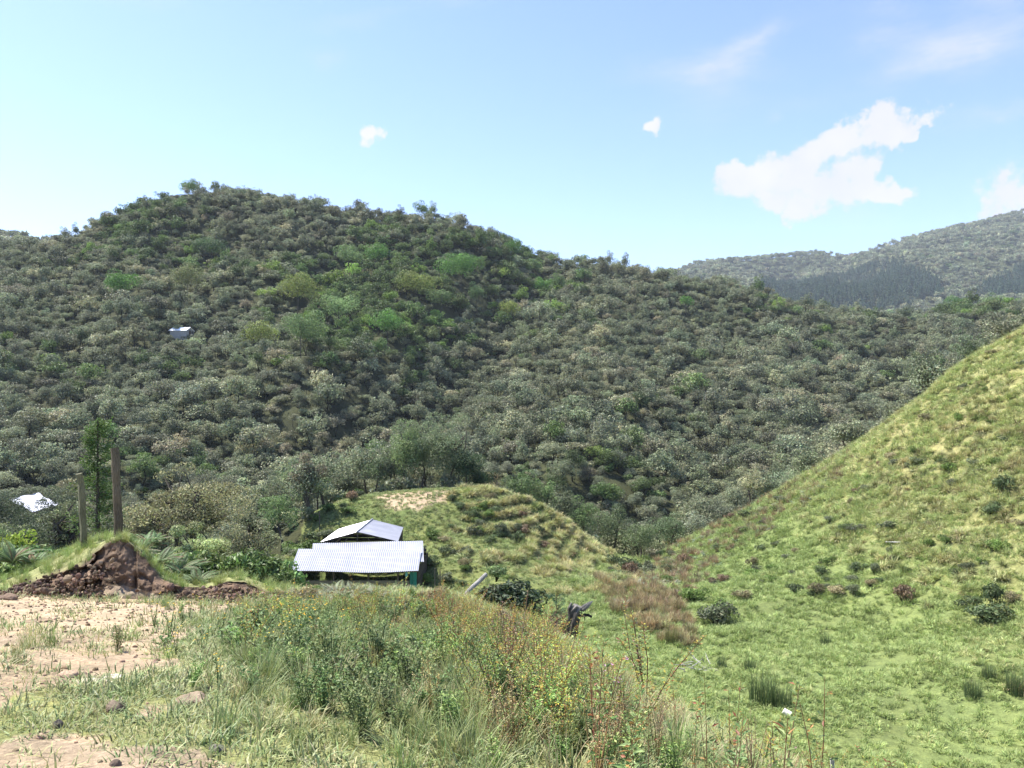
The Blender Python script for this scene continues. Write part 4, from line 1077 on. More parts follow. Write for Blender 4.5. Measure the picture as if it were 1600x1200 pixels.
def fern_parts(seed, nf, L, col, brown=0.0):
    r_ = np.random.default_rng(seed); ms, ml = MB(), MB()
    for k in range(nf):
        a = r_.uniform(0, 6.28); LL = L * r_.uniform(.7, 1.15); n = 38; t = np.linspace(0.08, 1, n); e0 = r_.uniform(.7, 1.25)
        th = e0 - t * r_.uniform(.9, 1.5); rr = np.cumsum(np.cos(th)) * LL / n; zz = np.cumsum(np.sin(th)) * LL / n
        p = np.stack([np.cos(a) * rr, np.sin(a) * rr, zz], 1); dr = np.gradient(p, axis=0); dr /= np.linalg.norm(dr, axis=1)[:, None]
        sd = np.array([-math.sin(a), math.cos(a), 0]); c = np.asarray(col) * r_.uniform(.75, 1.25)
        if r_.random() < brown: c = np.array([.26, .15, .08]) * r_.uniform(.8, 1.2)
        ms.tube(p[::5], .005, 3, (.18, .12, .06), cap=False)
        w = LL * .22 * np.sin(np.clip(t * 1.05, 0, 1) * PI * .93 + .15)
        for s_ in (-1, 1):
            ax = sd * s_ + dr * .45 + np.array([0, 0, -.15])
            ml.leaves(p, ax, np.cross(dr, sd) * 1.0, np.abs(w), LL / n * .7, vary(r_, n, c, .1, .04))
            # second, finer rank of leaflets gives the lacy edge
            q = p + ax / np.linalg.norm(ax, axis=1)[:, None] * np.abs(w)[:, None] * .5
            ml.leaves(q, ax + dr * .9, np.cross(dr, sd), np.abs(w) * .35, LL / n * .6, vary(r_, n, c * 1.1, .1, .04))
    return ms, ml
FERN = [fern_parts(600 + k, 22, .62, (.15, .23, .09), .06) for k in range(3)]
GREYFERN = [fern_parts(610 + k, 22, .55, (.22, .25, .15), .22) for k in range(2)]

def pair(parts): return [(s.mesh('stems', FOL), l.mesh('foliage', FOL), (f.mesh('flowers', FOL) if f is not None and f.V else None)) for s, l, *f_ in parts for f in [f_[0] if f_ else None]]
KIT = {'rust': pair(RUSTH), 'green': pair(GREENH), 'dark': pair(DARKH), 'yellow': pair(YELH), 'pink': pair(PINKH), 'dry': pair(DRYH), 'tall': pair(TALLW), 'fern': pair(FERN), 'greyfern': pair(GREYFERN)}
NAME = {'rust': 'shrublet', 'green': 'leafy_herb', 'dark': 'leafy_herb', 'yellow': 'flowering_herb', 'pink': 'flowering_herb', 'dry': 'dry_weed', 'tall': 'tall_weed', 'fern': 'fern', 'greyfern': 'fern'}
rp = np.random.default_rng(77)
# how high the weeds reach: a soft upper line for the thicket, in metres above each spot
_TU = [-200, 0, 250, 400, 500, 540, 600, 650, 680, 760, 860, 885, 915, 960, 1000, 1100, 1200, 1300, 1500]; _TV = [860, 900, 925, 930, 915, 918, 924, 924, 915, 940, 968, 1018, 1018, 1030, 1065, 1115, 1150, 1180, 1230]
def room(x, y, z):
    u = 800 + F * x / y; return (600 - np.interp(u, _TU, _TV)) / F * y - z
KH = {'rust': .95, 'green': .5, 'dark': .3, 'yellow': .46, 'pink': .84, 'dry': .75, 'tall': 1.15, 'fern': .55, 'greyfern': .5}
def plant(kind, p, s, label, group=None, tint=(1, 1, 1), cat=None):
    st_, lf_, fl_ = KIT[kind][int(rp.integers(0, len(KIT[kind])))]
    e = link(bpy.data.objects.new(NAME[kind], None)); e.location = (float(p[0]), float(p[1]), float(p[2])); e.rotation_euler = (0, 0, rp.uniform(0, 6.28)); e.scale = (s, s, s * rp.uniform(.85, 1.15)); e.empty_display_size = .1
    tag(e, label, cat or ('fern' if 'fern' in kind else 'plant'), group, tint=tint)
    for nm, me in (('stems', st_), ('foliage', lf_), ('flowers', fl_)):
        if me is None: continue
        o = link(bpy.data.objects.new(nm, me), e); o['tint'] = [float(t) for t in tint] if nm != 'flowers' else [1., 1., 1.]
    return e

def sample(n, poly, d0, d1, rng, density=None):
    """random plan points whose sight line falls in an outline and whose depth lies in a range"""
    us = [a for a, b in poly]; vs = [b for a, b in poly]; out = []
    tries = 0
    while len(out) < n and tries < 40:
        tries += 1
        m = n * 4; d = np.sqrt(rng.uniform(d0 ** 2, d1 ** 2, m)); u = rng.uniform(min(us), max(us), m); x = (u - 800) / F * d; z = H(x, d); v = 600 - F * z / d
        k = inpoly(u, v, poly)
        if density is not None: k &= rng.random(m) < density(x, d, u, v)
        out += list(np.stack([x[k], d[k], z[k]], 1))
    return np.array(out[:n]).reshape(-1, 3)

# short pasture grass near the camera
def scat_grass(name, kit, n, poly, d0, d1, smin, smax, tint, label, dens=None, seed=1, tv=.12, tilt=.15, dscale=0.0):
    r_ = np.random.default_rng(seed); p = sample(n, poly, d0, d1, r_, dens); m = len(p)
    s = r_.uniform(smin, smax, m) * (1 + dscale * (p[:, 1] - d0))
    if kit is TALL or kit is DRYT: s = np.minimum(s, np.maximum(room(*p.T), .12) * r_.uniform(.8, 1.1, m) / .42)
    return scatter(name, kit, p, r_.uniform(0, 6.28, m), s, r_.integers(0, len(kit), m), vary(r_, m, tint, tv, .05), label, 'grass', tilt=tilt, seed=seed)
FULL = [(-300, 700), (1900, 700), (1900, 1700), (-300, 1700)]
def d_short(x, y, u, v):
    dm = dirtmask(x, y); n_ = fbm(x * 1.5, y * 1.5, 91, 3) + .5
    return np.where(dm > .5, 0.22 * n_ * (n_ > .45), 1.0) * (0.45 + 0.55 * n_) * np.clip(1.3 - y / 22, .25, 1)
scat_grass('short_grass', SHORT, 23000, FULL, 2.3, 20, .7, 1.5, (1, 1, 1), 'short cropped grass of the near pasture', d_short, 1, dscale=.06)
def pm(cu, cv, su, sv): return lambda u, v: patch_mask(u, v, cu, cv, su, sv)
def d_tall(x, y, u, v):
    a = patch_mask(u, v, 470, 1040, 90, 65) + patch_mask(u, v, 640, 1110, 130, 50) * .45 + patch_mask(u, v, 540, 1010, 100, 40) * .6 + patch_mask(u, v, 20, 1015, 30, 20) * .25 + patch_mask(u, v, 250, 925, 70, 12) * .4 + patch_mask(u, v, 850, 1130, 260, 90) * .3
    return np.clip(a * (0.4 + 1.6 * (fbm(x * 1.1, y * 1.1, 95, 3) + .35)), 0, 1)
scat_grass('tall_grass', TALL, 1200, FULL, 2.6, 16, .3, .75, (1, 1, 1), 'knee-high green grass in the middle of the pasture', d_tall, 2)
def d_dry(x, y, u, v):
    a = patch_mask(u, v, 950, 1060, 170, 130) + patch_mask(u, v, 700, 1000, 120, 60) * .7 + patch_mask(u, v, 780, 1180, 90, 60) + patch_mask(u, v, 1150, 1190, 170, 70) 
    return np.clip(a * (0.3 + 1.6 * (fbm(x * 1.2, y * 1.2, 97, 3) + .35)), 0, 1)
scat_grass('dry_grass', DRYT, 430, FULL, 2.8, 19, .35, .9, (1, 1, 1), 'dry straw-coloured grass between the weeds', d_dry, 3)

# mid and far pasture: coarser tufts
MTUFT = [tuft(40 + k, 60, .30, .22, .022, [gG, gG, gO, gL][k], [gL, gO, gS, gL][k], (.2, 1.2)) for k in range(4)]
def d_mead(x, y, u, v):
    return ((y < forest_start(u)) & (y > 15.5)).astype(float) * (0.3 + 0.7 * sstep(-.1, .15, fbm(x / 1.6, y / 1.6, 99, 3)))
RIGHT = [(880, 880), (1300, 690), (1640, 480), (1900, 400), (1900, 1400), (1000, 1400), (905, 1000)]
def tint_field(p, r_):
    x, y, z = p.T; n_ = fbm(x / 4, y / 4, 101, 4) * 2.3 + .5; st_ = np.clip(sstep(-11.5, -4, z) * (.25 + .75 * n_ * 1.2), 0, 1)[:, None]
    t = np.array([1.22, 1.28, 1.1]) * (1 - st_) + np.array([1.7, 1.62, 1.65]) * st_
    return t * r_.normal(1, .13, (len(p), 1))
r_ = np.random.default_rng(4); p = sample(26000, RIGHT, 15.5, 76, r_, d_mead); m = len(p)
low_ = p[:, 2] < -9.3 + r_.normal(0, .8, m)
scatter('meadow_grass', MTUFT, p, r_.uniform(0, 6.28, m), r_.uniform(.5, 1.15, m) * (.55 + p[:, 1] / 70) * np.where(low_, .8, 1), np.where(low_, r_.choice([0, 3, 0, 1], m), r_.integers(0, 4, m)), tint_field(p, r_), 'bright green and straw-coloured grass covering the right slope and meadow', 'grass', tilt=.25)
KN = [(430, 900), (480, 820), (560, 760), (760, 750), (900, 820), (985, 885), (1000, 1010), (880, 1010), (700, 960), (430, 940)]
r_ = np.random.default_rng(5); p = sample(8000, KN, 26, 72, r_, lambda x, y, u, v: (y < forest_start(u)) * np.where(dirtmask(x, y) > .5, .8, 1.0)); m = len(p)
scatter('knoll_grass', MTUFT, p, r_.uniform(0, 6.28, m), r_.uniform(.5, 1.1, m) * .72, r_.choice([0, 1, 2, 3, 0], m), vary(r_, m, (1.0, 1.03, .95), .14, .05), 'green grass covering the knoll', 'grass', tilt=.25)

# tussocks on the terraced flank of the knoll and on the right slope
TUS = [tuft(50 + k, 130, .55, .16, .03, [(.16, .17, .06), (.2, .2, .08), (.14, .17, .055)][k], [(.42, .41, .20), (.36, .37, .16), (.31, .35, .12)][k], (.25, 1.3)) for k in range(3)]
def d_tus(x, y, u, v):
    z = H(x, y); w_ = z + .22 * fbm(x / 4, y / 4, 111, 3); row = (w_ / .58) % 1.0
    a = sstep(690, 790, u) * (1 - sstep(840, 930, v - (u - 800) * .35))
    return np.clip(a, 0, 1) * (row < .34) * (.35 + .65 * (vnoise(x * 1.1, y * 1.1, 5) > .35))
r_ = np.random.default_rng(6); p = sample(1500, KN, 40, 69, r_, d_tus); m = len(p)
scatter('tussocks', TUS, p, r_.uniform(0, 6.28, m), r_.uniform(.75, 1.2, m), r_.integers(0, 3, m), vary(r_, m, (1.15, 1.1, 1.1), .16, .06), 'rows of yellowish tussocks on the terraced flank of the knoll', 'tussocks', tilt=.2)
def d_tus2(x, y, u, v):
    z = H(x, y); w_ = z + .6 * fbm(x / 5, y / 5, 113, 3); row = (w_ / .8) % 1.0
    a = sstep(-10.3, -8.6, z) * (.3 + .7 * (fbm(x / 5, y / 5, 121, 3) > -.03))
    return np.clip(a, 0, 1) * np.where(row < .45, 1, .25) * (y < forest_start(u))
r_ = np.random.default_rng(7); p = sample(2300, RIGHT, 22, 75, r_, d_tus2); m = len(p)
tt = vary(r_, m, (1.15, 1.12, 1.15), .18, .04)
scatter('tussocks', TUS, p, r_.uniform(0, 6.28, m), r_.uniform(.45, 1.1, m), r_.integers(0, 3, m), tt, 'straw-coloured tussocks scattered over the right grassy slope', 'tussocks', tilt=.2)
# brown growth along the lower edge of the right slope
RUSTT = [tuft(60 + k, 90, .6, .2, .02, (.21, .16, .085), (.34, .27, .15), (.05, .6)) for k in range(2)]
ED = [(930, 905), (1060, 850), (1200, 765), (1330, 695), (1350, 720), (1250, 800), (1120, 885), (1060, 960), (1000, 960), (930, 950)]
r_ = np.random.default_rng(8); p = sample(900, ED, 34, 76, r_, lambda x, y, u, v: (y < forest_start(u) + .5) * (.3 + .7 * (vnoise(x * .6, y * .6, 9) > .45))); m = len(p)
scatter('bracken', RUSTT + [GREYFERN[0][1].mesh('bracken', FOL)], p, r_.uniform(0, 6.28, m), r_.uniform(.55, 1.2, m), r_.choice([0, 0, 1, 2], m), vary(r_, m, (1, 1, 1), .18, .08), 'rusty brown bracken and dry stalks along the foot of the right slope', 'bracken', tilt=.2)
MEADB = [(925, 905), (1060, 930), (1090, 1010), (1040, 1010), (960, 960)]
r_ = np.random.default_rng(9); p = sample(260, MEADB, 28, 50, r_); m = len(p)
scatter('dry_rushes', RUSTT, p, r_.uniform(0, 6.28, m), r_.uniform(.5, 1.1, m), r_.integers(0, 2, m), vary(r_, m, (1.15, 1.2, 1.1), .15, .06), 'reddish brown dry rushes in the hollow of the meadow', 'rushes', tilt=.15)

# small shrubs on the grassy slopes, one object each
def shrub_parts(seed, R, h, col, n=700, leaf=.09, ncl=9):
    r_ = np.random.default_rng(seed); ms, ml = MB(), MB()
    cs = crown_into(ml, r_, R, h, h * .45, ncl, n // ncl, leaf, col, low=-.4, cl_r=(.28, .45), colvar=.25, asp=.5)
    for c, cr in cs: ms.tube([(0, 0, -.1), c * .5 + r_.normal(0, .03, 3), c], [.02, .014, .006], 4, (.12, .09, .06), cap=False)
    return ms, ml
SH = [tuple(x.mesh(nm, FOL) for x, nm in zip(shrub_parts(700 + k, .5, .6, (1, 1, 1)), ('stems', 'foliage'))) for k in range(6)]
def shrub(p, s, tint, label, group=None, name='shrub', sz=1.0):
    k = int(rp.integers(0, 6)); e = link(bpy.data.objects.new(name, None)); e.location = [float(c) for c in p]; e.rotation_euler = (0, 0, rp.uniform(0, 6.28)); e.scale = (s * rp.uniform(.75, 1.35), s * rp.uniform(.75, 1.35), s * sz * rp.uniform(.7, 1.2))
    tag(e, label, 'shrub', group, tint=tint)
    for me, nm in zip(SH[k], ('stems', 'foliage')):
        o = link(bpy.data.objects.new(nm, me), e); o['tint'] = [float(t) for t in tint]
TN = {'dark green': (.11, .15, .06), 'grey-green': (.13, .15, .08), 'brownish': (.2, .14, .085), 'fresh green': (.14, .21, .05), 'straw-tipped': (.26, .23, .12)}
def shrubs(n, poly, d0, d1, probs, size, where, dens=None, seed=1, group=None):
    r_ = np.random.default_rng(seed); p = sample(n, poly, d0, d1, r_, dens)
    for q in p:
        nm = r_.choice(list(TN), p=probs); t = np.asarray(TN[nm]) * r_.normal(1, .15)
        shrub(q, r_.uniform(*size), np.clip(t, .02, .5), 'low %s shrub %s' % (nm, where), '%s shrubs %s' % (nm, where), sz=r_.uniform(.6, 1.1))
clump = lambda x, y, u, v: (fbm(x / 4.5, y / 4.5, 131, 3) > -.02) * 1.0
shrubs(50, [(1180, 800), (1600, 640), (1640, 940), (1450, 960), (1260, 960), (1150, 900)], 26, 70, [.2, .35, .05, .25, .15], (.4, 1.2), 'on the middle of the right grassy slope', clump, 1)
shrubs(22, [(1250, 860), (1600, 860), (1620, 950), (1400, 960), (1200, 940)], 26, 60, [.35, .35, .06, .14, .1], (.5, 1.3), 'at the foot of the right grassy slope above the meadow', clump, 2)
shrubs(45, [(1330, 700), (1500, 580), (1640, 500), (1640, 740), (1400, 780)], 34, 75, [.06, .2, .08, .3, .36], (.5, 1.2), 'on the upper right grassy slope', clump, 3)
shrubs(44, [(1040, 850), (1220, 760), (1230, 900), (1120, 1000), (1020, 960)], 34, 76, [.15, .35, .12, .33, .05], (.6, 1.5), 'on the lower left part of the right slope', None, 4)
shrubs(36, [(690, 770), (800, 780), (860, 860), (760, 850), (700, 830)], 40, 68, [.35, .3, .1, .2, .05], (.7, 1.5), 'on the shaded shoulder of the knoll', None, 5)
shrubs(28, [(430, 880), (500, 800), (560, 775), (580, 790), (520, 830), (450, 905)], 42, 68, [.15, .3, .05, .45, .05], (.9, 1.9), 'on the green slope left of the shed', None, 6)
shrubs(12, [(660, 830), (740, 850), (760, 930), (670, 930), (655, 880)], 34, 60, [.2, .2, .3, .25, .05], (.7, 1.4), 'beside the right end of the shed', None, 7)
shrubs(12, [(940, 870), (1000, 880), (1040, 900), (1000, 930), (940, 910)], 45, 72, [.2, .45, .05, .3, .0], (1.0, 2.0), 'at the head of the gully between the slopes', None, 8)
for (u, v, s, nm, lab) in [(1545, 975, 1.7, 'dark green', 'round dark shrub standing alone at the top of the bright meadow'), (1120, 975, 1.9, 'grey-green', 'grey-green shrub with a bare pale stem at the meadow edge'),
                           (1080, 940, 1.7, 'fresh green', 'leafy shrub left of the grey-green one at the meadow edge'), (1565, 775, 1.5, 'dark green', 'dark shrub casting a shadow high on the right slope'),
                           (1390, 830, 1.3, 'grey-green', 'grey-green shrub above the pale pole on the right slope'), (1410, 940, 1.5, 'brownish', 'brownish shrub with dark base at the foot of the right slope')]:
    shrub(hit(u, v, 15), s, TN[nm], lab)
for q in sample(29, [(430, 925), (640, 925), (960, 1000), (960, 1040), (640, 985), (430, 965)], 8, 19, np.random.default_rng(91)):
    nm = rp.choice(['fresh green', 'grey-green', 'straw-tipped', 'brownish'], p=[.4, .25, .25, .1]); s_ = min(rp.uniform(.4, .75), max(room(*q), .1) / .55)
    shrub(q, s_, np.asarray(TN[nm]) * rp.normal(1.1, .12), 'small %s bushlet among the weeds at the crest of the near pasture' % nm, '%s bushlets at the crest' % nm)
# rush tufts in the meadow
RUSH = [tuft(70 + k, 260, 1.0, .42, .014, (.05, .09, .035), (.17, .22, .09), (.02, .22)) for k in range(2)]
for k, (u, v, s, lab) in enumerate([(1192, 1100, 1.05, 'tall dark rush clump in front of the meadow, largest of the rushes'), (1222, 1106, .8, 'dark rush clump touching the right side of the largest one'), (1128, 1042, .42, 'small thin rush clump upslope of the dead branches'),
                                    (1172, 1048, .5, 'low rush clump straight above the largest one'), (1290, 1010, .55, 'spindly dark rush clump alone in the green meadow'), (1050, 1005, .75, 'brownish rush clump in the hollow by the dry grass'),
                                    (1520, 1090, .6, 'grey-green rush clump at the right of the meadow'), (1590, 1085, .8, 'rush clump at the right-hand border of the view'), (1545, 1060, .5, 'rush clump upslope of the grey-green one')]):
    p = hit(u, v, 10); o = link(bpy.data.objects.new('rush_tuft', RUSH[k % 2])); o.location = p; o.scale = (s,) * 3; o.rotation_euler = (0, 0, k); tag(o, lab, 'rushes', tint=(1.5, 1.1, 1.0) if k == 5 else (1, 1, 1))

# near herbs: one object each where they show large
def herbs(kind, n, poly, d0, d1, size, label, group, seed, dens=None, tv=.15, tint=(1, 1, 1)):
    r_ = np.random.default_rng(seed)
    for q in sample(n, poly, d0, d1, r_, dens):
        if kind == 'rust': tint = [(1, 1, 1), (1.35, .95, .75), (.85, 1.15, .8), (1.25, 1.15, .8)][int(r_.integers(0, 4))]
        s_ = min(r_.uniform(*size), max(room(*q), .0) * r_.uniform(.75, 1.05) / KH[kind])
        if s_ < .28: continue
        plant(kind, q, s_, label, group, tint=np.clip(np.asarray(tint) * r_.normal(1, tv) * (1 + r_.normal(0, .05, 3)), .3, 1.8))
herbs('rust', 60, [(640, 945), (740, 925), (880, 950), (1010, 1060), (1020, 1200), (900, 1230), (800, 1120), (690, 1040)], 4.5, 18, (.55, 1.05), 'shrublet with orange, red and yellow-green leaves in the weed thicket', 'rusty shrublets of the weed thicket', 11)
herbs('rust', 16, [(540, 935), (660, 935), (700, 980), (560, 985)], 9, 19, (.5, .8), 'low shrublet with rusty tips in the weeds in front of the shed', 'rusty shrublets in front of the shed', 12)
herbs('dry', 70, [(640, 940), (900, 950), (1050, 1080), (1250, 1300), (850, 1300), (740, 1080)], 3.2, 18, (.6, 1.1), 'dry pinkish-brown weed with seed heads in the weed thicket', 'dry weeds of the thicket', 13)
herbs('green', 120, [(400, 960), (720, 960), (860, 1060), (1000, 1260), (560, 1260), (420, 1130)], 4.3, 15, (.4, .85), 'green leafy herb in the tall grass of the near pasture', 'green herbs of the near pasture', 14)
herbs('dark', 20, [(490, 1040), (660, 1045), (680, 1110), (500, 1140)], 4.0, 9, (.5, .95), 'dark broad-leaved herb in the patch in the middle of the pasture', 'dark herb patch of the pasture', 15)
herbs('dark', 14, [(370, 985), (470, 975), (480, 1040), (370, 1050)], 5.0, 12, (.7, 1.2), 'dark-leaved herb at the left edge of the tall grass', 'dark herbs left of the tall grass', 16)
herbs('yellow', 34, [(200, 960), (420, 945), (640, 960), (640, 1090), (300, 1100)], 4.5, 14, (.5, 1.1), 'herb with small yellow daisy flowers in the pasture grass', 'yellow-flowered herbs', 17)
herbs('pink', 9, [(900, 1030), (985, 1060), (980, 1150), (900, 1120)], 5, 12, (.8, 1.1), 'weed with pale pink flower heads at the edge of the drop', 'pink-flowered weeds', 18)
herbs('tall', 16, [(930, 1200), (1330, 1260), (1330, 1500), (950, 1400)], 2.6, 5, (.55, .85), 'leafy weed at the bottom edge of the view', 'leafy weeds at the bottom edge', 19)
herbs('green', 40, [(-20, 1000), (60, 1000), (60, 1040), (-20, 1040)], 5, 11, (.2, .4), 'small herb in the grass clump at the left edge', 'herbs of the left grass clump', 20) if False else None
# particular tall weeds: (u, v of the tip, depth)
for u, vt, d, s, kind, lab in [(1278, 1066, 3.9, 1.0, 'tall', 'tall reddish-stemmed weed reaching up alone at the lower right'), (1105, 1062, 3.9, .98, 'tall', 'tall thin weed with a red tip, left of the pair above the bottom edge'),
                               (1142, 1068, 4.0, .92, 'tall', 'tall weed with a pale bud, right of the pair above the bottom edge'), (1010, 960, 7.0, 1.25, 'rust', 'spindly orange-topped weed rising in front of the meadow'),
                               (1057, 1050, 5.5, .9, 'tall', 'thin weed between the spindly one and the pair'), (960, 1040, 6.5, .9, 'rust', 'brown-topped shrublet at the lip of the drop'),
                               (1175, 1120, 4.2, .8, 'dry', 'dry weed with pink tips beside the pale-budded weed'), (1030, 1090, 5.0, .9, 'dry', 'brown dry weed at the lip of the drop')]:
    x = (u - 800) / F * d; zt = (600 - vt) / F * d; zg = H1(x, d)
    hgt = {'tall': 1.15, 'rust': .95, 'dry': .75}[kind]
    e = plant(kind, (x, d, zg), 1.0, lab); sc_h = max((zt - zg) / hgt, .3); e.scale = (s * min(sc_h, 1.0), s * min(sc_h, 1.0), sc_h)
# ferns
for u, v, s, lab in [(498, 938, 1.05, 'grey-green fern in front of the left half of the shed'), (525, 935, 1.15, 'large grey-green fern in the middle of the fern patch by the shed'), (555, 932, 1.1, 'grey-green fern under the shed eave'),
                     (475, 942, .95, 'browning fern at the left end of the fern patch'), (450, 940, .9, 'low fern between the bank rubble and the fern patch'), (585, 934, .9, 'fern at the right end of the fern patch'),
                     (540, 944, .9, 'small front fern of the patch by the shed'), (505, 946, .9, 'small browning fern at the front of the patch')]:
    p = hit(u, max(v, 934)); plant('greyfern', (p[0], p[1], p[2]), s * .8, lab)
for u, v, d, s, lab in [(215, 850, 15.6, 1.0, 'green fern arching right behind the tall post'), (245, 866, 15.5, 1.1, 'green fern on the right flank of the bank'), (275, 880, 15.6, 1.1, 'green fern right of the bank top'),
                        (150, 842, 15.4, .6, 'small fern between the posts'), (20, 862, 15.8, 1.0, 'green fern at the left edge of the bank'), (52, 868, 16.2, .9, 'green fern on the left shoulder of the bank'), (310, 892, 16.0, .9, 'green fern above the rubble'), (232, 840, 17.2, 1.2, 'tall fern behind the bank')]:
    x = (u - 800) / F * d; plant('fern', (x, d, max((600 - v) / F * d - .25, H1(x, d))), s, lab)
herbs('fern', 26, [(-40, 860), (60, 858), (70, 905), (-40, 915)], 13, 19, (.6, 1.1), 'green fern in the fern bed at the left edge', 'ferns of the left edge', 21)
herbs('fern', 22, [(600, 940), (960, 985), (940, 1060), (620, 980)], 8, 19, (.4, .7), 'small fern among the weeds at the crest', 'ferns among the weeds of the crest', 22)
herbs('greyfern', 16, [(250, 918), (460, 925), (440, 960), (260, 948)], 12, 18, (.5, .8), 'low browning fern at the foot of the rubble', 'ferns along the rubble', 23)
# lime bush, dark bush, sapling
p = P(18, 870, 20); shrub((p[0], p[1], p[2] - .1), 1.5, (.30, .38, .06), 'lime-green leafy bush at the left edge behind the ferns', sz=1.0)
for u, v, d, s, tn, lab in [(795, 958, 17.0, 1.45, (.05, .075, .035), 'dark green bush beside the fallen leaning post'), (775, 955, 17.2, 1.0, (.07, .08, .04), 'smaller dark bush on the left of the dark green bush'),
                            (822, 965, 16.8, 1.0, (.08, .13, .05), 'green bush on the right of the dark green bush'), (868, 1015, 14.5, .9, (.17, .12, .08), 'brown twiggy bush leaning against the stump'),
                            (775, 905, 21, .8, (.15, .21, .08), 'light green sprig bush at the tip of the leaning post')]:
    x = (u - 800) / F * d; shrub((x, d, max((600 - v) / F * d, H1(x, d) - .1)), s, tn, lab, sz=.95)
sp_ = np.array(P(870, 985, 14.6)); sp_[2] = min(sp_[2], H1(sp_[0], sp_[1])); hs = P(870, 928, 14.6)[2] - sp_[2]
e = link(bpy.data.objects.new('pine_sapling', None)); e.location = sp_; tag(e, 'feathery young pine sapling left of the stump', 'sapling')
ms, ml = MB(), MB(); r_ = np.random.default_rng(3); ms.tube([(0, 0, 0), (0, 0, hs)], [.02, .005], 5, (.12, .09, .05))
for k in range(26):
    z = hs * (.1 + .88 * k / 26); a = r_.uniform(0, 6.28); L_ = (hs - z) * .45 + .08; dr = np.array([math.cos(a), math.sin(a), .55])
    n = 26; t = np.linspace(.1, 1, n)[:, None]; q = np.array([0, 0, z]) + dr * L_ * t
    ml.leaves(q, dr * .8 + r_.normal(0, .6, (n, 3)), r_.normal(size=(n, 3)), .07, .009, vary(r_, n, (.10, .19, .08), .15))
    ms.tube([(0, 0, z), tuple(np.array([0, 0, z]) + dr * L_)], [.008, .003], 3, (.12, .09, .05), cap=False)
for mb, nm in ((ms, 'stem'), (ml, 'foliage')):
    o = mb.build(nm, FOL, e); o['tint'] = [1., 1., 1.]
# grass on the bank top, and filler weeds
r_ = np.random.default_rng(14); n = 1500; m_ = (BT > tf * .94) & (BT < .97); ii = r_.choice(np.where(m_.ravel())[0], n)
p = np.stack([XB.ravel()[ii], Yb.ravel()[ii], Zb.ravel()[ii]], 1); p = p[(p[:, 0] / p[:, 1] < -.44) | (r_.random(len(p)) < .5)]; n = len(p)
scatter('bank_grass', TALL + SHORT[:3], p, r_.uniform(0, 6.28, n), r_.uniform(.3, .6, n), r_.choice([0, 1, 3, 4, 5, 6], n), vary(r_, n, (1.2, 1.2, 1), .12), 'green grass growing on top of the dirt bank', 'grass', tilt=.2)
FILL = [merge(x).mesh('weed', FOL) for x in (RUSTH[0], RUSTH[1], GREENH[0], GREENH[1], DRYH[0], DRYH[1], DARKH[0], YELH[0])]
def d_fill(x, y, u, v):
    a = patch_mask(u, v, 760, 1010, 180, 80) + patch_mask(u, v, 560, 960, 160, 30) + patch_mask(u, v, 900, 1130, 150, 90) + patch_mask(u, v, 500, 1040, 150, 70) * .5 + patch_mask(u, v, 700, 935, 120, 18) + patch_mask(u, v, 1150, 1250, 200, 70) * .5
    return np.clip(a, 0, 1)
r_ = np.random.default_rng(15); p = sample(2000, FULL, 3.0, 20, r_, d_fill); m = len(p)
u_ = 800 + F * p[:, 0] / p[:, 1]
ix = np.where(u_ > 680, r_.choice([0, 1, 4, 5, 2, 3], m, p=[.14, .14, .17, .13, .21, .21]), r_.choice([2, 3, 6, 7, 5, 0], m, p=[.26, .26, .2, .14, .06, .08]))
scatter('undergrowth', FILL, p, r_.uniform(0, 6.28, m), np.minimum(r_.uniform(.3, .65, m), np.maximum(room(*p.T), .15) / .8), ix, vary(r_, m, (1.25, 1.35, 1.05), .22, .08), 'tangle of small weeds and herbs in the near pasture', 'undergrowth', tilt=.15)
ix_ = np.random.default_rng(2).choice([0, 1, 2, 3], 1500, p=[.35, .35, .15, .15])
# thicket filler behind the bank: low fern and brush down the hidden slope
r_ = np.random.default_rng(16); n = 1500; u_ = r_.uniform(-200, 440, n); d_ = r_.uniform(17, 27, n); x_ = (u_ - 800) / F * d_
scatter('undergrowth', [FERN[0][1].mesh('fern', FOL), FERN[1][1].mesh('fern', FOL), SH[0][1], SH[1][1]], np.stack([x_, d_, H(x_, d_)], 1), r_.uniform(0, 6.28, n), r_.uniform(.5, 1.1, n) * np.where(ix_ < 2, .8, 1.5), ix_,
        np.where((ix_ < 2)[:, None], vary(r_, n, (1, 1, 1), .15), vary(r_, n, G2 * 1.1, .2)) * 1.0, 'ferns and brush on the slope behind the dirt bank', 'undergrowth', tilt=.15)

# ------------------------------------------------------------------ camera, light, sky
cam = bpy.data.cameras.new('camera'); cam.lens = 27; cam.sensor_width = 36; cam.clip_start = 0.1; cam.clip_end = 20000
co = link(bpy.data.objects.new('camera', cam)); co.location = (0, 0, 0); co.rotation_euler = (PI / 2, 0, 0)
SC.camera = co
SUN_EL = math.radians(56); SUN_AZ = math.radians(-62)
sd = Vector((math.sin(SUN_AZ) * math.cos(SUN_EL), math.cos(SUN_AZ) * math.cos(SUN_EL), math.sin(SUN_EL)))
sl = bpy.data.lights.new('sun', 'SUN'); sl.energy = 5.0; sl.angle = math.radians(0.5); sl.color = (1.0, 0.955, 0.88)
so = link(bpy.data.objects.new('sun', sl)); so.rotation_euler = (-sd).to_track_quat('-Z', 'Y').to_euler()

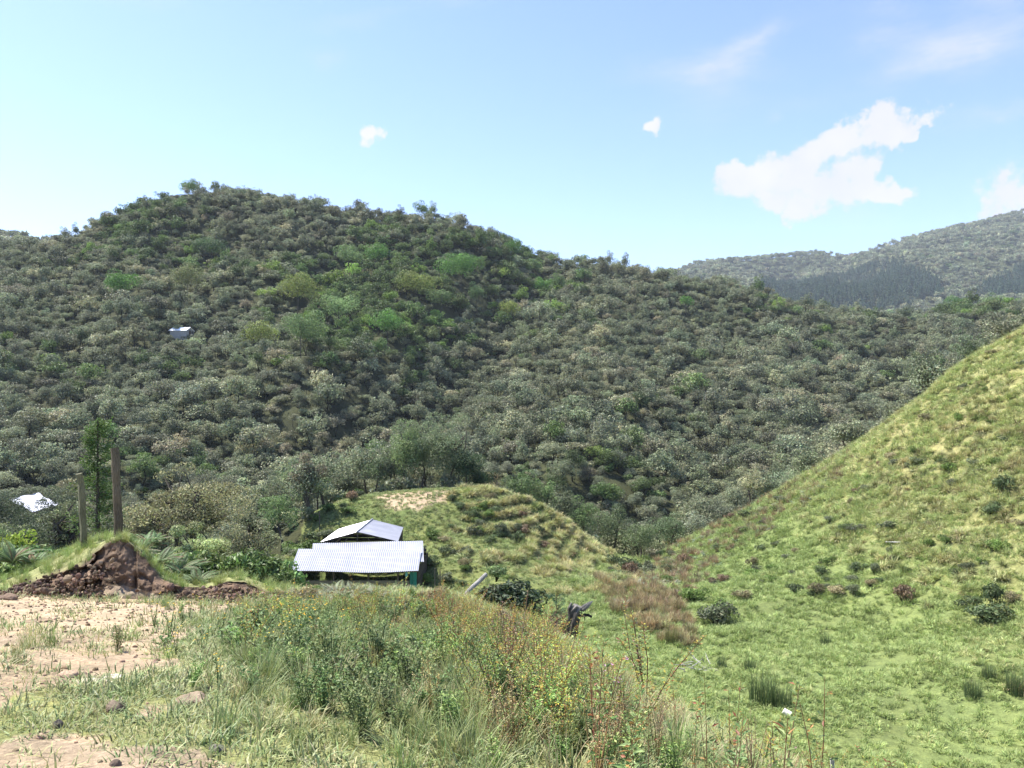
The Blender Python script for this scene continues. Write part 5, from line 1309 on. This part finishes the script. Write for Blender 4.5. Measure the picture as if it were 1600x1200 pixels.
wd = bpy.data.worlds.new('World'); SC.world = wd; wd.use_nodes = True
nt = wd.node_tree; nd, lk = nt.nodes, nt.links; nd.clear()
sky = nd.new('ShaderNodeTexSky'); sky.sky_type = 'NISHITA'; sky.sun_disc = False
sky.sun_elevation = SUN_EL; sky.sun_rotation = SUN_AZ; sky.altitude = 1800; sky.air_density = 1.0; sky.dust_density = 1.5; sky.ozone_density = 1.0
bg = nd.new('ShaderNodeBackground'); bg.inputs['Strength'].default_value = 0.13
out = nd.new('ShaderNodeOutputWorld')
tc = nd.new('ShaderNodeTexCoord'); sep = nd.new('ShaderNodeSeparateXYZ'); lk.new(tc.outputs['Generated'], sep.inputs[0])
def M(op, a, b=None, c=None):
    n = nd.new('ShaderNodeMath'); n.operation = op
    for i, v in enumerate((a, b, c)):
        if v is None: continue
        if isinstance(v, (int, float)): n.inputs[i].default_value = v
        else: lk.new(v, n.inputs[i])
    return n.outputs[0]
az = M('ARCTAN2', sep.outputs[0], sep.outputs[1]); el = M('ARCSINE', sep.outputs[2])
az0, el0 = az, el
def warp(a, scale, amp, k, stretch=(1, 1, 1)):
    mp = nd.new('ShaderNodeMapping'); mp.inputs['Scale'].default_value = stretch; lk.new(tc.outputs['Generated'], mp.inputs[0])
    n = nd.new('ShaderNodeTexNoise'); n.inputs['Scale'].default_value = scale; n.inputs['Detail'].default_value = 10; n.inputs['Roughness'].default_value = 0.62
    lk.new(mp.outputs[0], n.inputs['Vector']); s = nd.new('ShaderNodeSeparateColor'); lk.new(n.outputs['Color'], s.inputs[0])
    return M('ADD', a, M('MULTIPLY', M('SUBTRACT', s.outputs[k], 0.5), amp))
az = warp(az0, 18, .085, 0); el = warp(el0, 18, .07, 1)
def dirpx(u, v):
    return math.atan((u - 800) / F), math.atan((600 - v) / math.hypot(F, u - 800))
def noise(scale, det, rough, stretch=(1, 1, 1)):
    mp = nd.new('ShaderNodeMapping'); mp.inputs['Scale'].default_value = stretch; lk.new(tc.outputs['Generated'], mp.inputs[0])
    n = nd.new('ShaderNodeTexNoise'); n.inputs['Scale'].default_value = scale; n.inputs['Detail'].default_value = det; n.inputs['Roughness'].default_value = rough
    lk.new(mp.outputs[0], n.inputs['Vector']); return n.outputs[0]
def blobs(lst):
    tot = None
    for (u, v, su, sv, rot, w) in lst:
        a0, e0 = dirpx(u, v); da = M('SUBTRACT', az, a0); de = M('SUBTRACT', el, e0)
        c, s = math.cos(math.radians(rot)), math.sin(math.radians(rot))
        p = M('DIVIDE', M('ADD', M('MULTIPLY', da, c), M('MULTIPLY', de, s)), su / F * .8)
        q = M('DIVIDE', M('SUBTRACT', M('MULTIPLY', de, c), M('MULTIPLY', da, s)), sv / F * .8)
        g = M('MULTIPLY', M('EXPONENT', M('MULTIPLY', M('ADD', M('MULTIPLY', p, p), M('MULTIPLY', q, q)), -1.0)), w)
        tot = g if tot is None else M('ADD', tot, g)
    return tot
solid = blobs([(1140,290,38,30,40,1.0),(1150,255,16,26,0,.8),(1190,275,42,34,0,1),(1235,262,48,34,20,1),(1290,235,50,32,25,1.05),(1340,208,46,28,25,1.1),(1385,190,36,26,20,1.1),
               (1395,215,22,18,0,.6),(1215,312,40,24,0,.85),(1262,300,40,26,0,.8),(1310,297,48,28,0,1.0),(1345,272,28,24,0,.9),(1395,295,48,18,5,.95),(1300,330,50,16,0,.5),
               (1455,178,36,17,25,1.0),(1420,205,26,10,30,.7),(1024,204,27,17,40,1.05),(580,216,32,18,10,1.0),(1590,290,70,38,25,1.2),(1570,325,50,16,10,.7),(1250,318,30,12,0,.4)])
nA = noise(30, 12, 0.68); nB = noise(7, 3, 0.5)
s1 = M('ADD', M('MINIMUM', solid, 1.05), M('MULTIPLY', M('SUBTRACT', nA, 0.5), 2.3))
s1 = M('MULTIPLY', M('ADD', s1, M('MULTIPLY', M('SUBTRACT', nB, 0.5), 0.3)), 1.0)
mr = nd.new('ShaderNodeMapRange'); mr.interpolation_type = 'SMOOTHSTEP'; lk.new(s1, mr.inputs[0]); mr.inputs[1].default_value = 0.42; mr.inputs[2].default_value = 1.0
m_solid = mr.outputs[0]
az = warp(az0, 5, .22, 0, (1, 1, 2)); el = warp(el0, 5, .10, 1, (1, 1, 2))
thin = blobs([(1090,105,95,22,-5,.9),(1150,85,70,22,25,.8),(1130,125,50,30,0,.5),(1190,65,45,14,15,.5),(1390,55,90,30,-20,.8),(1480,90,120,26,10,.9),(1560,25,110,40,20,1.0),(1340,70,50,25,0,.5),
              (1560,178,60,12,5,.7),(1235,182,14,8,0,.5),(530,100,30,14,10,.45),(220,8,70,12,0,.4),(600,40,120,12,8,.25),(740,0,120,14,5,.3),(1320,345,70,22,0,.35),(1280,165,40,14,0,.3),(1150,160,120,30,5,.2)])
nC = noise(6.5, 9, 0.66, (1, 1, 4.0))
s2 = M('MULTIPLY', thin, M('MULTIPLY', M('MAXIMUM', M('SUBTRACT', nC, 0.28), 0.0), 2.4)); m_thin = M('MINIMUM', M('MULTIPLY', s2, 0.62), 0.7)
cm = M('MAXIMUM', m_solid, m_thin)
cm = M('MULTIPLY', cm, M('GREATER_THAN', sep.outputs[1], 0.0))
tone = nd.new('ShaderNodeMix'); tone.data_type = 'RGBA'; tone.blend_type = 'MULTIPLY'; tone.inputs[0].default_value = 1.0
tone.inputs[7].default_value = SKY_TONE; lk.new(sky.outputs[0], tone.inputs[6])
mix = nd.new('ShaderNodeMix'); mix.data_type = 'RGBA'; lk.new(M('MULTIPLY', cm, 0.93), mix.inputs[0]); lk.new(tone.outputs[2], mix.inputs[6])
cr = nd.new('ShaderNodeValToRGB'); cr.color_ramp.elements[0].color = CLOUD_A; cr.color_ramp.elements[1].color = CLOUD_B
cr.color_ramp.elements[0].position = .3; cr.color_ramp.elements[1].position = .7
lk.new(noise(14, 5, .55), cr.inputs[0])
sc_ = nd.new('ShaderNodeVectorMath'); sc_.operation = 'SCALE'; lk.new(cr.outputs[0], sc_.inputs[0]); sc_.inputs['Scale'].default_value = CLOUD_S
lk.new(sc_.outputs[0], mix.inputs[7])
lk.new(mix.outputs[2], bg.inputs[0]); lk.new(bg.outputs[0], out.inputs[0])

hb = bpy.data.meshes.new('haze'); hb.from_pydata([(x, y, z) for x in (-1600, 2600) for y in (-80, 2600) for z in (-420, 520)], [], [(0,1,3,2),(4,6,7,5),(0,4,5,1),(2,3,7,6),(0,2,6,4),(1,5,7,3)])
hm = bpy.data.materials.new('haze_air'); hm.use_nodes = True; hn = hm.node_tree; hn.nodes.clear()
pv = hn.nodes.new('ShaderNodeVolumePrincipled'); pv.inputs['Color'].default_value = (0.80, 0.88, 1.0, 1); pv.inputs['Density'].default_value = HAZE; pv.inputs['Anisotropy'].default_value = 0.0
ho = hn.nodes.new('ShaderNodeOutputMaterial'); hn.links.new(pv.outputs[0], ho.inputs['Volume']); hb.materials.append(hm)
hz = link(bpy.data.objects.new('haze', hb)); hz['kind'] = 'stuff'; hz['label'] = 'thin pale haze over the far slopes'
SC.view_settings.view_transform = 'Standard'; SC.view_settings.look = 'None'; SC.view_settings.gamma = 1
SC.view_settings.use_curve_mapping = False; SC.view_settings.exposure = EXPOSURE
SC.cycles.max_bounces = 6; SC.cycles.diffuse_bounces = 3; SC.cycles.glossy_bounces = 2; SC.cycles.transmission_bounces = 3; SC.cycles.volume_bounces = 0
SC.cycles.transparent_max_bounces = 4; SC.cycles.caustics_reflective = False; SC.cycles.caustics_refractive = False
